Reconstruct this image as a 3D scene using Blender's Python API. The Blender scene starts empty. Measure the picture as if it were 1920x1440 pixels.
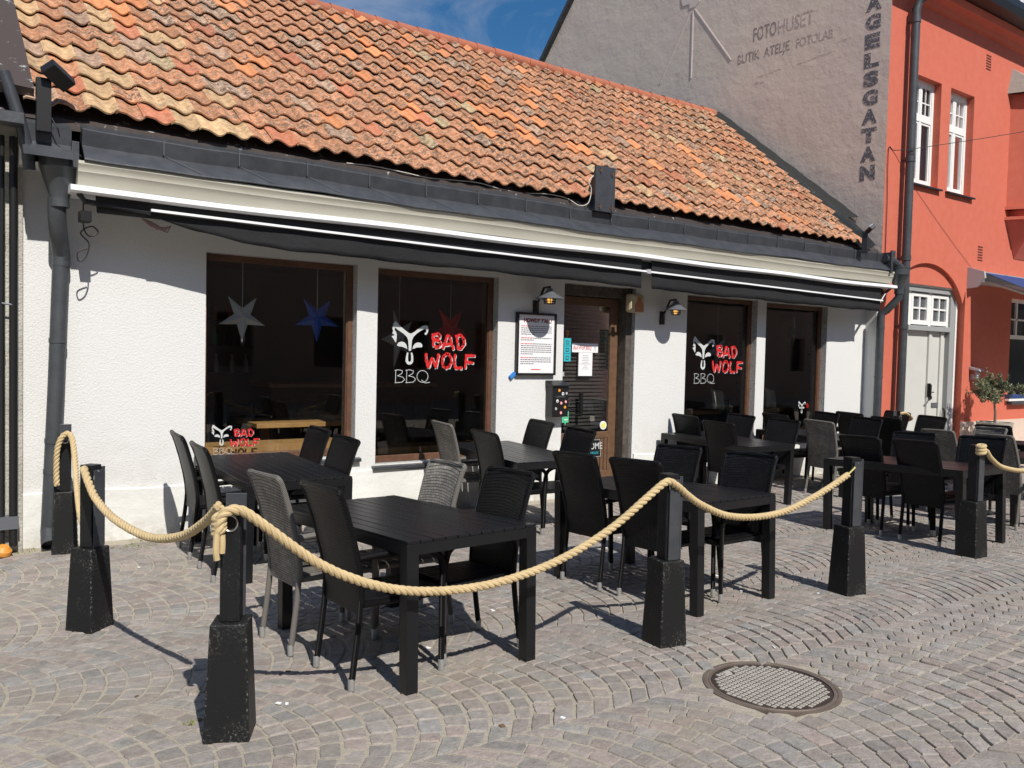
import bpy, bmesh, math, random
import numpy as np
from mathutils import Vector, Matrix, noise
random.seed(7); rng = np.random.default_rng(7)
S = bpy.context.scene
C = S.collection
R = math.radians
# ---------------------------------------------------------------- camera
YAW, PITCH, ROLL, CZ = 35.4, 2.2, 1.35, 1.613
def cam_matrix():
    y, p, r = R(YAW), R(PITCH), R(ROLL)
    f = Vector((math.sin(y)*math.cos(p), math.cos(y)*math.cos(p), -math.sin(p)))
    rt = Vector((math.cos(y), -math.sin(y), 0)); up = rt.cross(f)
    r2 = math.cos(r)*rt + math.sin(r)*up; u2 = -math.sin(r)*rt + math.cos(r)*up
    m = Matrix((r2, u2, -f)).transposed().to_4x4()
    m.translation = (0, 0, CZ)
    return m
cd = bpy.data.cameras.new('camera'); cam = bpy.data.objects.new('camera', cd); C.objects.link(cam)
cam.matrix_world = cam_matrix()
cd.sensor_width = 36; cd.lens = 1557/1920*36; cd.clip_start = .05; cd.clip_end = 1000
S.camera = cam
# ---------------------------------------------------------------- light
SUN_EL, SUN_AZ = 46.5, 187.5      # azimuth clockwise from +Y, where the sun stands
w = bpy.data.worlds.new('World'); S.world = w; w.use_nodes = True
nt = w.node_tree; nt.nodes.clear()
out = nt.nodes.new('ShaderNodeOutputWorld'); bg = nt.nodes.new('ShaderNodeBackground')
sky = nt.nodes.new('ShaderNodeTexSky'); sky.sky_type = 'NISHITA'; sky.sun_disc = False
sky.sun_elevation = R(SUN_EL); sky.sun_rotation = R(SUN_AZ); sky.air_density = 1.0; sky.dust_density = .3; sky.ozone_density = 3.0
tc = nt.nodes.new('ShaderNodeTexCoord'); mp = nt.nodes.new('ShaderNodeMapping'); mp.inputs['Scale'].default_value = (1.6, 1.6, 3.2); mp.inputs['Rotation'].default_value = (.5, .3, .9)
n1 = nt.nodes.new('ShaderNodeTexNoise'); n1.inputs['Scale'].default_value = 2.3; n1.inputs['Detail'].default_value = 9; n1.inputs['Roughness'].default_value = .62; n1.inputs['Distortion'].default_value = .9
rp = nt.nodes.new('ShaderNodeValToRGB'); rp.color_ramp.elements[0].position = .40; rp.color_ramp.elements[1].position = .70
rp.color_ramp.elements[1].color = (.75, .75, .75, 1)
mx = nt.nodes.new('ShaderNodeMix'); mx.data_type = 'RGBA'; mx.inputs['B'].default_value = (9, 9.8, 11.5, 1)
L = nt.links.new
L(tc.outputs['Generated'], mp.inputs['Vector']); L(mp.outputs['Vector'], n1.inputs['Vector']); L(n1.outputs['Fac'], rp.inputs['Fac'])
hs = nt.nodes.new('ShaderNodeHueSaturation'); hs.inputs['Saturation'].default_value = 1.32; hs.inputs['Value'].default_value = 1.7; L(sky.outputs['Color'], hs.inputs['Color'])
L(rp.outputs['Color'], mx.inputs['Factor']); L(hs.outputs['Color'], mx.inputs['A']); L(mx.outputs['Result'], bg.inputs['Color'])
bg.inputs['Strength'].default_value = .05; L(bg.outputs[0], out.inputs[0])
sd = bpy.data.lights.new('sun', 'SUN'); sd.energy = 5.0; sd.angle = R(.53); sd.color = (1, .955, .88)
so = bpy.data.objects.new('sun', sd); C.objects.link(so)
to_sun = Vector((math.sin(R(SUN_AZ))*math.cos(R(SUN_EL)), math.cos(R(SUN_AZ))*math.cos(R(SUN_EL)), math.sin(R(SUN_EL))))
so.rotation_euler = to_sun.to_track_quat('Z', 'Y').to_euler(); so.location = to_sun*60
S.view_settings.view_transform = 'Standard'; S.view_settings.look = 'None'; S.view_settings.exposure = .04; S.view_settings.gamma = 1
S.render.engine = 'CYCLES'
# ---------------------------------------------------------------- materials
MATS = {}
def mat(name, col, rough=.7, metal=0., spec=.5, bump=None, var=None, speck=None, coat=0):
    """bump=(scale,strength,distance)  var=(scale,amount 0..1,second colour)  speck=(scale,threshold,colour)"""
    if name in MATS: return MATS[name]
    m = bpy.data.materials.new(name); m.use_nodes = True; t = m.node_tree; b = t.nodes['Principled BSDF']
    b.inputs['Roughness'].default_value = rough; b.inputs['Metallic'].default_value = metal
    b.inputs['Specular IOR Level'].default_value = spec; b.inputs['Coat Weight'].default_value = coat
    co = t.nodes.new('ShaderNodeTexCoord').outputs['Object']
    cur = None
    def rgb(c):
        n = t.nodes.new('ShaderNodeRGB'); n.outputs[0].default_value = (*c, 1); return n.outputs[0]
    cur = rgb(col)
    def mixin(cur, c2, fac):
        x = t.nodes.new('ShaderNodeMix'); x.data_type = 'RGBA'; t.links.new(fac, x.inputs['Factor']); t.links.new(cur, x.inputs['A'])
        x.inputs['B'].default_value = (*c2, 1); return x.outputs['Result']
    def ns(scale, det=6, ro=.6):
        n = t.nodes.new('ShaderNodeTexNoise'); n.inputs['Scale'].default_value = scale; n.inputs['Detail'].default_value = det; n.inputs['Roughness'].default_value = ro
        t.links.new(co, n.inputs['Vector']); return n.outputs['Fac']
    def ramp(f, a, c, top=1.):
        r = t.nodes.new('ShaderNodeMapRange'); r.inputs['From Min'].default_value = a; r.inputs['From Max'].default_value = c; r.inputs['To Max'].default_value = top
        t.links.new(f, r.inputs['Value']); return r.outputs['Result']
    for v in (var if isinstance(var, list) else [var] if var else []):
        cur = mixin(cur, v[2], ramp(ns(v[0]), .38, .66, v[1]))
    for s in (speck if isinstance(speck, list) else [speck] if speck else []):
        cur = mixin(cur, s[2], ramp(ns(s[0], 8, .7), s[1], s[1]+.04))
    t.links.new(cur, b.inputs['Base Color'])
    h = None
    for (sc, st, di) in (bump if isinstance(bump, list) else [bump] if bump else []):
        bn = t.nodes.new('ShaderNodeBump'); bn.inputs['Strength'].default_value = st; bn.inputs['Distance'].default_value = di
        t.links.new(ns(sc, 5, .65), bn.inputs['Height'])
        if h: t.links.new(h, bn.inputs['Normal'])
        h = bn.outputs['Normal']
    if h: t.links.new(h, b.inputs['Normal'])
    MATS[name] = m; return m
def weave(name, c1, c2, gap, rough=.4):
    m = bpy.data.materials.new(name); m.use_nodes = True; t = m.node_tree; b = t.nodes['Principled BSDF']; b.inputs['Roughness'].default_value = rough; b.inputs['Specular IOR Level'].default_value = .2
    tcn = t.nodes.new('ShaderNodeTexCoord'); sp = t.nodes.new('ShaderNodeSeparateXYZ'); ad = t.nodes.new('ShaderNodeMath'); cb = t.nodes.new('ShaderNodeCombineXYZ')
    t.links.new(tcn.outputs['Object'], sp.inputs[0]); t.links.new(sp.outputs['X'], ad.inputs[0]); t.links.new(sp.outputs['Z'], ad.inputs[1])
    t.links.new(sp.outputs['Y'], cb.inputs['X']); t.links.new(ad.outputs[0], cb.inputs['Y'])
    br = t.nodes.new('ShaderNodeTexBrick'); br.inputs['Scale'].default_value = 1; br.inputs['Brick Width'].default_value = .034; br.inputs['Row Height'].default_value = .0125
    br.inputs['Mortar Size'].default_value = .0017; br.inputs['Mortar Smooth'].default_value = .6; br.offset = .34; br.offset_frequency = 3
    br.inputs['Color1'].default_value = (*c1, 1); br.inputs['Color2'].default_value = (*c2, 1); br.inputs['Mortar'].default_value = (*gap, 1)
    t.links.new(cb.outputs[0], br.inputs['Vector']); oi = t.nodes.new('ShaderNodeObjectInfo'); mr = t.nodes.new('ShaderNodeMapRange'); mr.inputs['To Min'].default_value = .75; mr.inputs['To Max'].default_value = 1.7; t.links.new(oi.outputs['Random'], mr.inputs['Value'])
    nz = t.nodes.new('ShaderNodeTexNoise'); nz.inputs['Scale'].default_value = 5; nz.inputs['Detail'].default_value = 7; t.links.new(tcn.outputs['Object'], nz.inputs['Vector']); mz = t.nodes.new('ShaderNodeMapRange'); mz.inputs['From Min'].default_value = .3; mz.inputs['From Max'].default_value = .7; mz.inputs['To Min'].default_value = .7; mz.inputs['To Max'].default_value = 1.5; t.links.new(nz.outputs['Fac'], mz.inputs['Value'])
    mm = t.nodes.new('ShaderNodeMath'); mm.operation = 'MULTIPLY'; t.links.new(mr.outputs['Result'], mm.inputs[0]); t.links.new(mz.outputs['Result'], mm.inputs[1])
    vm = t.nodes.new('ShaderNodeVectorMath'); vm.operation = 'SCALE'; t.links.new(br.outputs['Color'], vm.inputs[0]); t.links.new(mm.outputs[0], vm.inputs['Scale']); t.links.new(vm.outputs[0], b.inputs['Base Color'])
    bn = t.nodes.new('ShaderNodeBump'); bn.invert = True; bn.inputs['Strength'].default_value = .9; bn.inputs['Distance'].default_value = .004
    t.links.new(br.outputs['Fac'], bn.inputs['Height']); t.links.new(bn.outputs['Normal'], b.inputs['Normal'])
    return m
def ribbed(name, col, gap, rough=.4, scale=60):
    m = bpy.data.materials.new(name); m.use_nodes = True; t = m.node_tree; b = t.nodes['Principled BSDF']; b.inputs['Roughness'].default_value = rough; b.inputs['Specular IOR Level'].default_value = .2
    tcn = t.nodes.new('ShaderNodeTexCoord'); sp = t.nodes.new('ShaderNodeSeparateXYZ'); ad = t.nodes.new('ShaderNodeMath'); cb = t.nodes.new('ShaderNodeCombineXYZ')
    t.links.new(tcn.outputs['Object'], sp.inputs[0]); t.links.new(sp.outputs['X'], ad.inputs[0]); t.links.new(sp.outputs['Z'], ad.inputs[1]); t.links.new(ad.outputs[0], cb.inputs['Z'])
    wv = t.nodes.new('ShaderNodeTexWave'); wv.bands_direction = 'Z'; wv.inputs['Scale'].default_value = scale/2; wv.inputs['Distortion'].default_value = 0
    t.links.new(cb.outputs[0], wv.inputs['Vector'])
    x = t.nodes.new('ShaderNodeMix'); x.data_type = 'RGBA'; x.inputs['A'].default_value = (*gap, 1); x.inputs['B'].default_value = (*col, 1); t.links.new(wv.outputs['Fac'], x.inputs['Factor'])
    t.links.new(x.outputs['Result'], b.inputs['Base Color'])
    bn = t.nodes.new('ShaderNodeBump'); bn.inputs['Strength'].default_value = .8; bn.inputs['Distance'].default_value = .004
    t.links.new(wv.outputs['Fac'], bn.inputs['Height']); t.links.new(bn.outputs['Normal'], b.inputs['Normal'])
    return m
def attr_mat(name, rough=.85, bump=(90, .5, .004), lichen=False, spec=.3):
    m = bpy.data.materials.new(name); m.use_nodes = True; t = m.node_tree; b = t.nodes['Principled BSDF']; b.inputs['Roughness'].default_value = rough; b.inputs['Specular IOR Level'].default_value = spec
    a = t.nodes.new('ShaderNodeVertexColor'); a.layer_name = 'tone'
    co = t.nodes.new('ShaderNodeTexCoord').outputs['Object']
    n = t.nodes.new('ShaderNodeTexNoise'); n.inputs['Scale'].default_value = 22; n.inputs['Detail'].default_value = 8; n.inputs['Roughness'].default_value = .7; t.links.new(co, n.inputs['Vector'])
    mr = t.nodes.new('ShaderNodeMapRange'); mr.inputs['From Min'].default_value = .25; mr.inputs['From Max'].default_value = .75; mr.inputs['To Min'].default_value = .76; mr.inputs['To Max'].default_value = 1.5
    t.links.new(n.outputs['Fac'], mr.inputs['Value'])
    mu = t.nodes.new('ShaderNodeMix'); mu.data_type = 'RGBA'; mu.blend_type = 'MULTIPLY'; mu.inputs['Factor'].default_value = 1
    t.links.new(a.outputs['Color'], mu.inputs['A']); t.links.new(mr.outputs['Result'], mu.inputs['B']); cur = mu.outputs['Result']
    if lichen:      # alpha of the tone layer says how overgrown a tile is
        for sc, th, c in ((16, .50, (.13, .085, .055)), (34, .575, (.60, .56, .50)), (11, .60, (.30, .27, .20))):
            q = t.nodes.new('ShaderNodeTexNoise'); q.inputs['Scale'].default_value = sc; q.inputs['Detail'].default_value = 10; q.inputs['Roughness'].default_value = .78; t.links.new(co, q.inputs['Vector'])
            f = t.nodes.new('ShaderNodeMapRange'); f.inputs['From Min'].default_value = th-.015; f.inputs['From Max'].default_value = th+.03; t.links.new(q.outputs['Fac'], f.inputs['Value'])
            g = t.nodes.new('ShaderNodeMath'); g.operation = 'MULTIPLY'; t.links.new(f.outputs['Result'], g.inputs[0]); t.links.new(a.outputs['Alpha'], g.inputs[1])
            x = t.nodes.new('ShaderNodeMix'); x.data_type = 'RGBA'; t.links.new(g.outputs[0], x.inputs['Factor']); t.links.new(cur, x.inputs['A']); x.inputs['B'].default_value = (*c, 1); cur = x.outputs['Result']
    else:
        for sc, th, am, c in ((1.3, .55, .35, (.30, .26, .20)), (160, .62, .5, (.40, .37, .33)), (3.5, .66, .5, (.13, .115, .10))):
            q = t.nodes.new('ShaderNodeTexNoise'); q.inputs['Scale'].default_value = sc; q.inputs['Detail'].default_value = 6; q.inputs['Roughness'].default_value = .7; t.links.new(co, q.inputs['Vector'])
            f = t.nodes.new('ShaderNodeMapRange'); f.inputs['From Min'].default_value = th-.05; f.inputs['From Max'].default_value = th+.08; f.inputs['To Max'].default_value = am; t.links.new(q.outputs['Fac'], f.inputs['Value'])
            x = t.nodes.new('ShaderNodeMix'); x.data_type = 'RGBA'; t.links.new(f.outputs['Result'], x.inputs['Factor']); t.links.new(cur, x.inputs['A']); x.inputs['B'].default_value = (*c, 1); cur = x.outputs['Result']
    t.links.new(cur, b.inputs['Base Color'])
    bn = t.nodes.new('ShaderNodeBump'); bn.inputs['Strength'].default_value = bump[1]; bn.inputs['Distance'].default_value = bump[2]
    n2 = t.nodes.new('ShaderNodeTexNoise'); n2.inputs['Scale'].default_value = bump[0]; n2.inputs['Detail'].default_value = 4; t.links.new(co, n2.inputs['Vector'])
    t.links.new(n2.outputs['Fac'], bn.inputs['Height']); t.links.new(bn.outputs['Normal'], b.inputs['Normal'])
    return m
def glass_mat(name, tint=(.8, .83, .82), boost=1.0):
    m = bpy.data.materials.new(name); m.use_nodes = True; t = m.node_tree; t.nodes.clear()
    o = t.nodes.new('ShaderNodeOutputMaterial'); tr = t.nodes.new('ShaderNodeBsdfTransparent'); tr.inputs[0].default_value = (*tint, 1)
    g = t.nodes.new('ShaderNodeBsdfGlossy'); g.inputs['Roughness'].default_value = .01; fr = t.nodes.new('ShaderNodeFresnel'); fr.inputs['IOR'].default_value = 1.5
    ml = t.nodes.new('ShaderNodeMath'); ml.operation = 'MULTIPLY'; ml.inputs[1].default_value = boost; ml.use_clamp = True
    mxs = t.nodes.new('ShaderNodeMixShader'); t.links.new(fr.outputs[0], ml.inputs[0]); t.links.new(ml.outputs[0], mxs.inputs[0]); t.links.new(tr.outputs[0], mxs.inputs[1]); t.links.new(g.outputs[0], mxs.inputs[2]); t.links.new(mxs.outputs[0], o.inputs[0])
    return m
M = dict(
 stucco=mat('white_roughcast', (.71, .71, .70), .9, bump=[(60, .6, .011), (140, .5, .005)], var=[(1.2, .35, (.66, .66, .64))]),
 stucco_dirty=mat('dirty_plaster', (.55, .53, .47), .9, bump=[(40, 1, .02)], var=[(3, .8, (.36, .34, .30))]),
 plinth=mat('plinth_paint', (.74, .74, .71), .8, bump=[(9, .5, .02), (60, .3, .004)], var=[(2.5, .5, (.60, .60, .57))]),
 reveal=mat('rough_reveal', (.50, .49, .47), .95, bump=[(70, 1, .02)], speck=[(60, .56, (.08, .08, .08))]),
 wood=mat('brown_window_wood', (.10, .045, .026), .5, bump=[(30, .3, .003)], var=[(14, .8, (.15, .075, .042))]),
 pine_wood=mat('pale_pine', (.50, .28, .11), .45, var=[(9, .8, (.38, .20, .08))]),  # pine's own pale colour, for indoor furniture and ledges
 oak=mat('weathered_oak', (.15, .08, .042), .6, bump=[(40, .4, .003)], var=[(16, .9, (.10, .055, .03))]),
 oldwood=mat('grey_old_wood', (.10, .085, .07), .7, bump=[(40, .5, .004)], var=[(16, .9, (.045, .035, .03))]),
 dark=mat('dark_interior', (.20, .175, .15), .7), dark2=mat('dark_floor', (.24, .19, .15), .6, var=[(5, .8, (.03, .025, .02))]),
 sheet=mat('black_sheet_metal', (.050, .054, .063), .42, .25, bump=[(3, .3, .03), (40, .15, .002)], var=[(7, .6, (.085, .09, .10))], speck=[(9, .70, (.30, .31, .33))]),
 pipe=mat('grey_pipe_paint', (.052, .057, .064), .45, .1, bump=[(20, .15, .003)], var=[(6, .7, (.08, .087, .095))], speck=[(13, .69, (.35, .36, .36)), (17, .72, (.01, .01, .01))]),
 cornice=mat('beige_cornice', (.42, .40, .335), .6, bump=[(2.5, .25, .03)], var=[(2.2, .5, (.37, .345, .28))]),
 whitebar=mat('white_painted_bar', (.82, .83, .85), .4), fabric=mat('black_awning_cloth', (.009, .0095, .0115), .85, bump=[(7, .5, .03)]),
 blackm=mat('black_satin_metal', (.012, .012, .013), .38, bump=[(200, .1, .001)]),
 table=mat('black_table_plastic', (.008, .0083, .0095), .36, spec=.4, bump=[(120, .15, .0015)], var=[(5, .5, (.010, .011, .013))]),
 cap=mat('aluminium_foot', (.42, .42, .41), .42, .6),
 conc=mat('black_painted_concrete', (.010, .0105, .011), .5, spec=.3, bump=[(60, .5, .004)], speck=[(90, .66, (.16, .16, .15)), (12, .74, (.50, .48, .42))]),
 post=mat('black_post', (.010, .0105, .012), .45, spec=.3, bump=[(40, .2, .002)], speck=[(25, .72, (.4, .4, .38))]),
 steel=mat('zinc_ring', (.6, .6, .6), .25, .9), rope=mat('manila_rope', (.56, .43, .235), .85, bump=[(260, .6, .002)], var=[(14, .6, (.44, .33, .18))]),
 red=mat('red_plaster', (.55, .130, .078), .85, bump=[(50, .3, .005), (5, .2, .015)], var=[(1.1, .45, (.50, .12, .072)), (7, .3, (.62, .18, .12))], speck=[(4, .73, (.64, .25, .18))]),
 purple=mat('mauve_gable_plaster', (.60, .505, .45), .9, bump=[(1.4, .25, .10), (6, .25, .02), (40, .25, .004)], var=[(.8, .7, (.63, .55, .46)), (3.5, .35, (.53, .45, .41))], speck=[(5, .74, (.25, .21, .20))]),
 faded=mat('faded_lettering', (.24, .20, .19), .9, speck=[(9, .56, (.58, .49, .45)), (22, .58, (.58, .49, .45))]),
 faded2=mat('more_faded_lettering', (.38, .315, .30), .9, speck=[(9, .52, (.58, .49, .45)), (22, .54, (.58, .49, .45))]),
 street=mat('dark_street_lettering', (.10, .10, .115), .9, speck=[(30, .545, (.48, .41, .385))]),
 relief=mat('relief_plaster', (.62, .53, .50), .85, bump=[(30, .4, .01)]),
 white=mat('white_window_paint', (.78, .78, .76), .5), doorp=mat('pale_grey_door_paint', (.56, .56, .53), .55, bump=[(3, .2, .01)], var=[(3, .4, (.50, .50, .47))]),
 frameg=mat('grey_frame_paint', (.30, .31, .31), .6), iron=mat('wrought_iron', (.01, .01, .01), .5, .3),
 paper=mat('paper', (.80, .80, .82), .7), ink=mat('black_ink', (.03, .03, .035), .8), redink=mat('red_ink', (.65, .05, .05), .8),
 logo=mat('white_vinyl', (.58, .60, .60), .5), logored=mat('red_vinyl', (.62, .018, .02), .5),
 silver=mat('silver_card', (.55, .55, .55), .6), blue=mat('blue_card', (.03, .09, .42), .6), redcard=mat('red_card', (.75, .04, .05), .6),
 cush=mat('pale_cushion_cloth', (.66, .66, .60), .9, bump=[(30, .4, .01)]), lampg=mat('grey_lamp_metal', (.16, .17, .19), .4, .4),
 cyan=mat('cyan_card', (.03, .42, .50), .6), green=mat('green_sticker', (.08, .50, .25), .6), yellow=mat('yellow_sticker', (.75, .72, .15), .6), orange=mat('orange_sticker', (.75, .30, .03), .6), pink=mat('pink_sticker', (.70, .22, .22), .6),
 blueplastic=mat('blue_plastic', (.04, .22, .62), .4), beigeclay=mat('beige_stoneware', (.50, .42, .28), .6), terrac=mat('brown_clay', (.40, .16, .07), .6),
 bark=mat('grey_bark', (.17, .13, .10), .9, bump=[(40, .8, .01)]), pot=mat('pale_stone_pot', (.42, .40, .34), .8, bump=[(30, .5, .006)]), soil=mat('soil', (.05, .035, .025), .95),
 cast=mat('cast_iron_rim', (.15, .115, .095), .6, .3, bump=[(60, .5, .004)], var=[(8, .7, (.22, .18, .15))]), lid=mat('worn_iron_lid', (.06, .045, .038), .6, .4, bump=[(60, .5, .004)]),
 stud=mat('polished_iron_stud', (.36, .335, .295), .65, .0, bump=[(80, .4, .003)], var=[(7, .6, (.48, .45, .41))]),
 bluecloth=mat('blue_awning_cloth', (.018, .045, .17), .8), greym=mat('pale_grey_metal', (.42, .42, .44), .5), wire=mat('thin_black_wire', (.02, .015, .015), .6), cable=mat('white_cable', (.6, .57, .5), .6),
 rust=mat('rusty_dark_board', (.055, .04, .036), .7, bump=[(20, .4, .01)], speck=[(9, .60, (.38, .38, .38))]),
 gourd=mat('orange_fruit_skin', (.72, .26, .04), .5, var=[(8, .5, (.6, .35, .06))]), bulb=mat('bulb_off', (.8, .5, .15), .2),
 curtain=mat('white_curtain', (.62, .64, .66), .9, bump=[(12, .6, .02)]), stepstone=mat('pale_plinth_stone', (.62, .50, .42), .8, var=[(3, .5, (.52, .42, .36))]),
 opp=mat('opposite_facade', (.46, .40, .32), .9, var=[(1, .5, (.26, .22, .17))]), oppw=mat('opposite_window', (.02, .022, .025), .1), blind=mat('dark_slats', (.10, .095, .09), .5),
)
def edge_wear(m, col, radius=.012, sc=28, th=.47):
    t = m.node_tree; b = t.nodes['Principled BSDF']; bc = b.inputs['Base Color'].links[0].from_socket
    bv = t.nodes.new('ShaderNodeBevel'); bv.samples = 4; bv.inputs['Radius'].default_value = radius; ge = t.nodes.new('ShaderNodeNewGeometry'); dt = t.nodes.new('ShaderNodeVectorMath'); dt.operation = 'DOT_PRODUCT'
    t.links.new(bv.outputs[0], dt.inputs[0]); t.links.new(ge.outputs['True Normal'], dt.inputs[1]); mr = t.nodes.new('ShaderNodeMapRange'); mr.inputs['From Min'].default_value = .995; mr.inputs['From Max'].default_value = .93; t.links.new(dt.outputs['Value'], mr.inputs['Value'])
    n = t.nodes.new('ShaderNodeTexNoise'); n.inputs['Scale'].default_value = sc; n.inputs['Detail'].default_value = 8; n.inputs['Roughness'].default_value = .75; t.links.new(t.nodes.new('ShaderNodeTexCoord').outputs['Object'], n.inputs['Vector'])
    m2 = t.nodes.new('ShaderNodeMapRange'); m2.inputs['From Min'].default_value = th; m2.inputs['From Max'].default_value = th+.05; t.links.new(n.outputs['Fac'], m2.inputs['Value']); mu = t.nodes.new('ShaderNodeMath'); mu.operation = 'MULTIPLY'; t.links.new(mr.outputs['Result'], mu.inputs[0]); t.links.new(m2.outputs['Result'], mu.inputs[1])
    n3 = t.nodes.new('ShaderNodeTexNoise'); n3.inputs['Scale'].default_value = 5; n3.inputs['Detail'].default_value = 4; t.links.new(n.inputs['Vector'].links[0].from_socket, n3.inputs['Vector']); m3 = t.nodes.new('ShaderNodeMapRange'); m3.inputs['From Min'].default_value = .50; m3.inputs['From Max'].default_value = .70; m3.inputs['To Max'].default_value = .55; t.links.new(n3.outputs['Fac'], m3.inputs['Value'])
    n4 = t.nodes.new('ShaderNodeTexNoise'); n4.inputs['Scale'].default_value = 85; n4.inputs['Detail'].default_value = 6; n4.inputs['Roughness'].default_value = .75; t.links.new(n.inputs['Vector'].links[0].from_socket, n4.inputs['Vector']); m4 = t.nodes.new('ShaderNodeMapRange'); m4.inputs['From Min'].default_value = .54; m4.inputs['From Max'].default_value = .62; t.links.new(n4.outputs['Fac'], m4.inputs['Value']); m5 = t.nodes.new('ShaderNodeMath'); m5.operation = 'MULTIPLY'; t.links.new(m3.outputs['Result'], m5.inputs[0]); t.links.new(m4.outputs['Result'], m5.inputs[1]); m6 = t.nodes.new('ShaderNodeMath'); m6.operation = 'MAXIMUM'; t.links.new(mu.outputs[0], m6.inputs[0]); t.links.new(m5.outputs[0], m6.inputs[1])
    x = t.nodes.new('ShaderNodeMix'); x.data_type = 'RGBA'; x.inputs['B'].default_value = (*col, 1); t.links.new(m6.outputs[0], x.inputs['Factor']); t.links.new(bc, x.inputs['A']); t.links.new(x.outputs['Result'], b.inputs['Base Color'])
edge_wear(M['conc'], (.30, .295, .27), .014, 60, .55); edge_wear(M['post'], (.10, .10, .10), .006, 60, .58)
def splash(m, z0, z1, col, am):
    t = m.node_tree; b = t.nodes['Principled BSDF']; bc = b.inputs['Base Color'].links[0].from_socket; co = t.nodes.new('ShaderNodeTexCoord').outputs['Object']; sp = t.nodes.new('ShaderNodeSeparateXYZ'); t.links.new(co, sp.inputs[0])
    mr = t.nodes.new('ShaderNodeMapRange'); mr.inputs['From Min'].default_value = z1; mr.inputs['From Max'].default_value = z0; mr.inputs['To Max'].default_value = am; t.links.new(sp.outputs['Z'], mr.inputs['Value'])
    n = t.nodes.new('ShaderNodeTexNoise'); n.inputs['Scale'].default_value = 4.5; n.inputs['Detail'].default_value = 9; n.inputs['Roughness'].default_value = .72; t.links.new(co, n.inputs['Vector']); m2 = t.nodes.new('ShaderNodeMapRange'); m2.inputs['From Min'].default_value = .42; m2.inputs['From Max'].default_value = .62; t.links.new(n.outputs['Fac'], m2.inputs['Value'])
    mu = t.nodes.new('ShaderNodeMath'); mu.operation = 'MULTIPLY'; t.links.new(mr.outputs['Result'], mu.inputs[0]); t.links.new(m2.outputs['Result'], mu.inputs[1]); x = t.nodes.new('ShaderNodeMix'); x.data_type = 'RGBA'; x.inputs['B'].default_value = (*col, 1); t.links.new(mu.outputs[0], x.inputs['Factor']); t.links.new(bc, x.inputs['A']); t.links.new(x.outputs['Result'], b.inputs['Base Color'])
splash(M['stucco'], .25, 1.0, (.56, .54, .49), .55); splash(M['plinth'], -.15, .16, (.34, .31, .26), .8); splash(M['stucco_dirty'], -.1, .9, (.22, .20, .17), .7); splash(M['stepstone'], -.1, .3, (.36, .30, .26), .7)
M['weave_k'] = weave('black_wicker', (.0075, .0075, .009), (.004, .004, .005), (.0006, .0006, .0006), .42)
M['weave_g'] = weave('grey_wicker', (.20, .185, .165), (.135, .125, .112), (.02, .018, .016), .6)
M['rib_k'] = ribbed('black_wound_cane', (.010, .010, .0115), (.002, .002, .002), .38)
M['rib_g'] = ribbed('grey_wound_cane', (.24, .225, .20), (.09, .082, .075), .6)
M['tiles'] = attr_mat('clay_pantiles', .85, (55, .5, .006), True)
M['setts'] = attr_mat('granite_setts', .8, (75, .8, .006), False, .35)
M['glass'] = glass_mat('window_glass', (.82, .85, .83), 2.0); M['glassd'] = glass_mat('door_glass', (.75, .76, .75), .9); M['glass2'] = glass_mat('upper_window_glass', (.75, .78, .8), 1.6)
em = bpy.data.materials.new('lamp_filament'); em.use_nodes = True; eb = em.node_tree.nodes['Principled BSDF']; eb.inputs['Base Color'].default_value = (.9, .5, .12, 1)
eb.inputs['Emission Color'].default_value = (1, .5, .1, 1); eb.inputs['Emission Strength'].default_value = 1.0; M['glow'] = em
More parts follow.
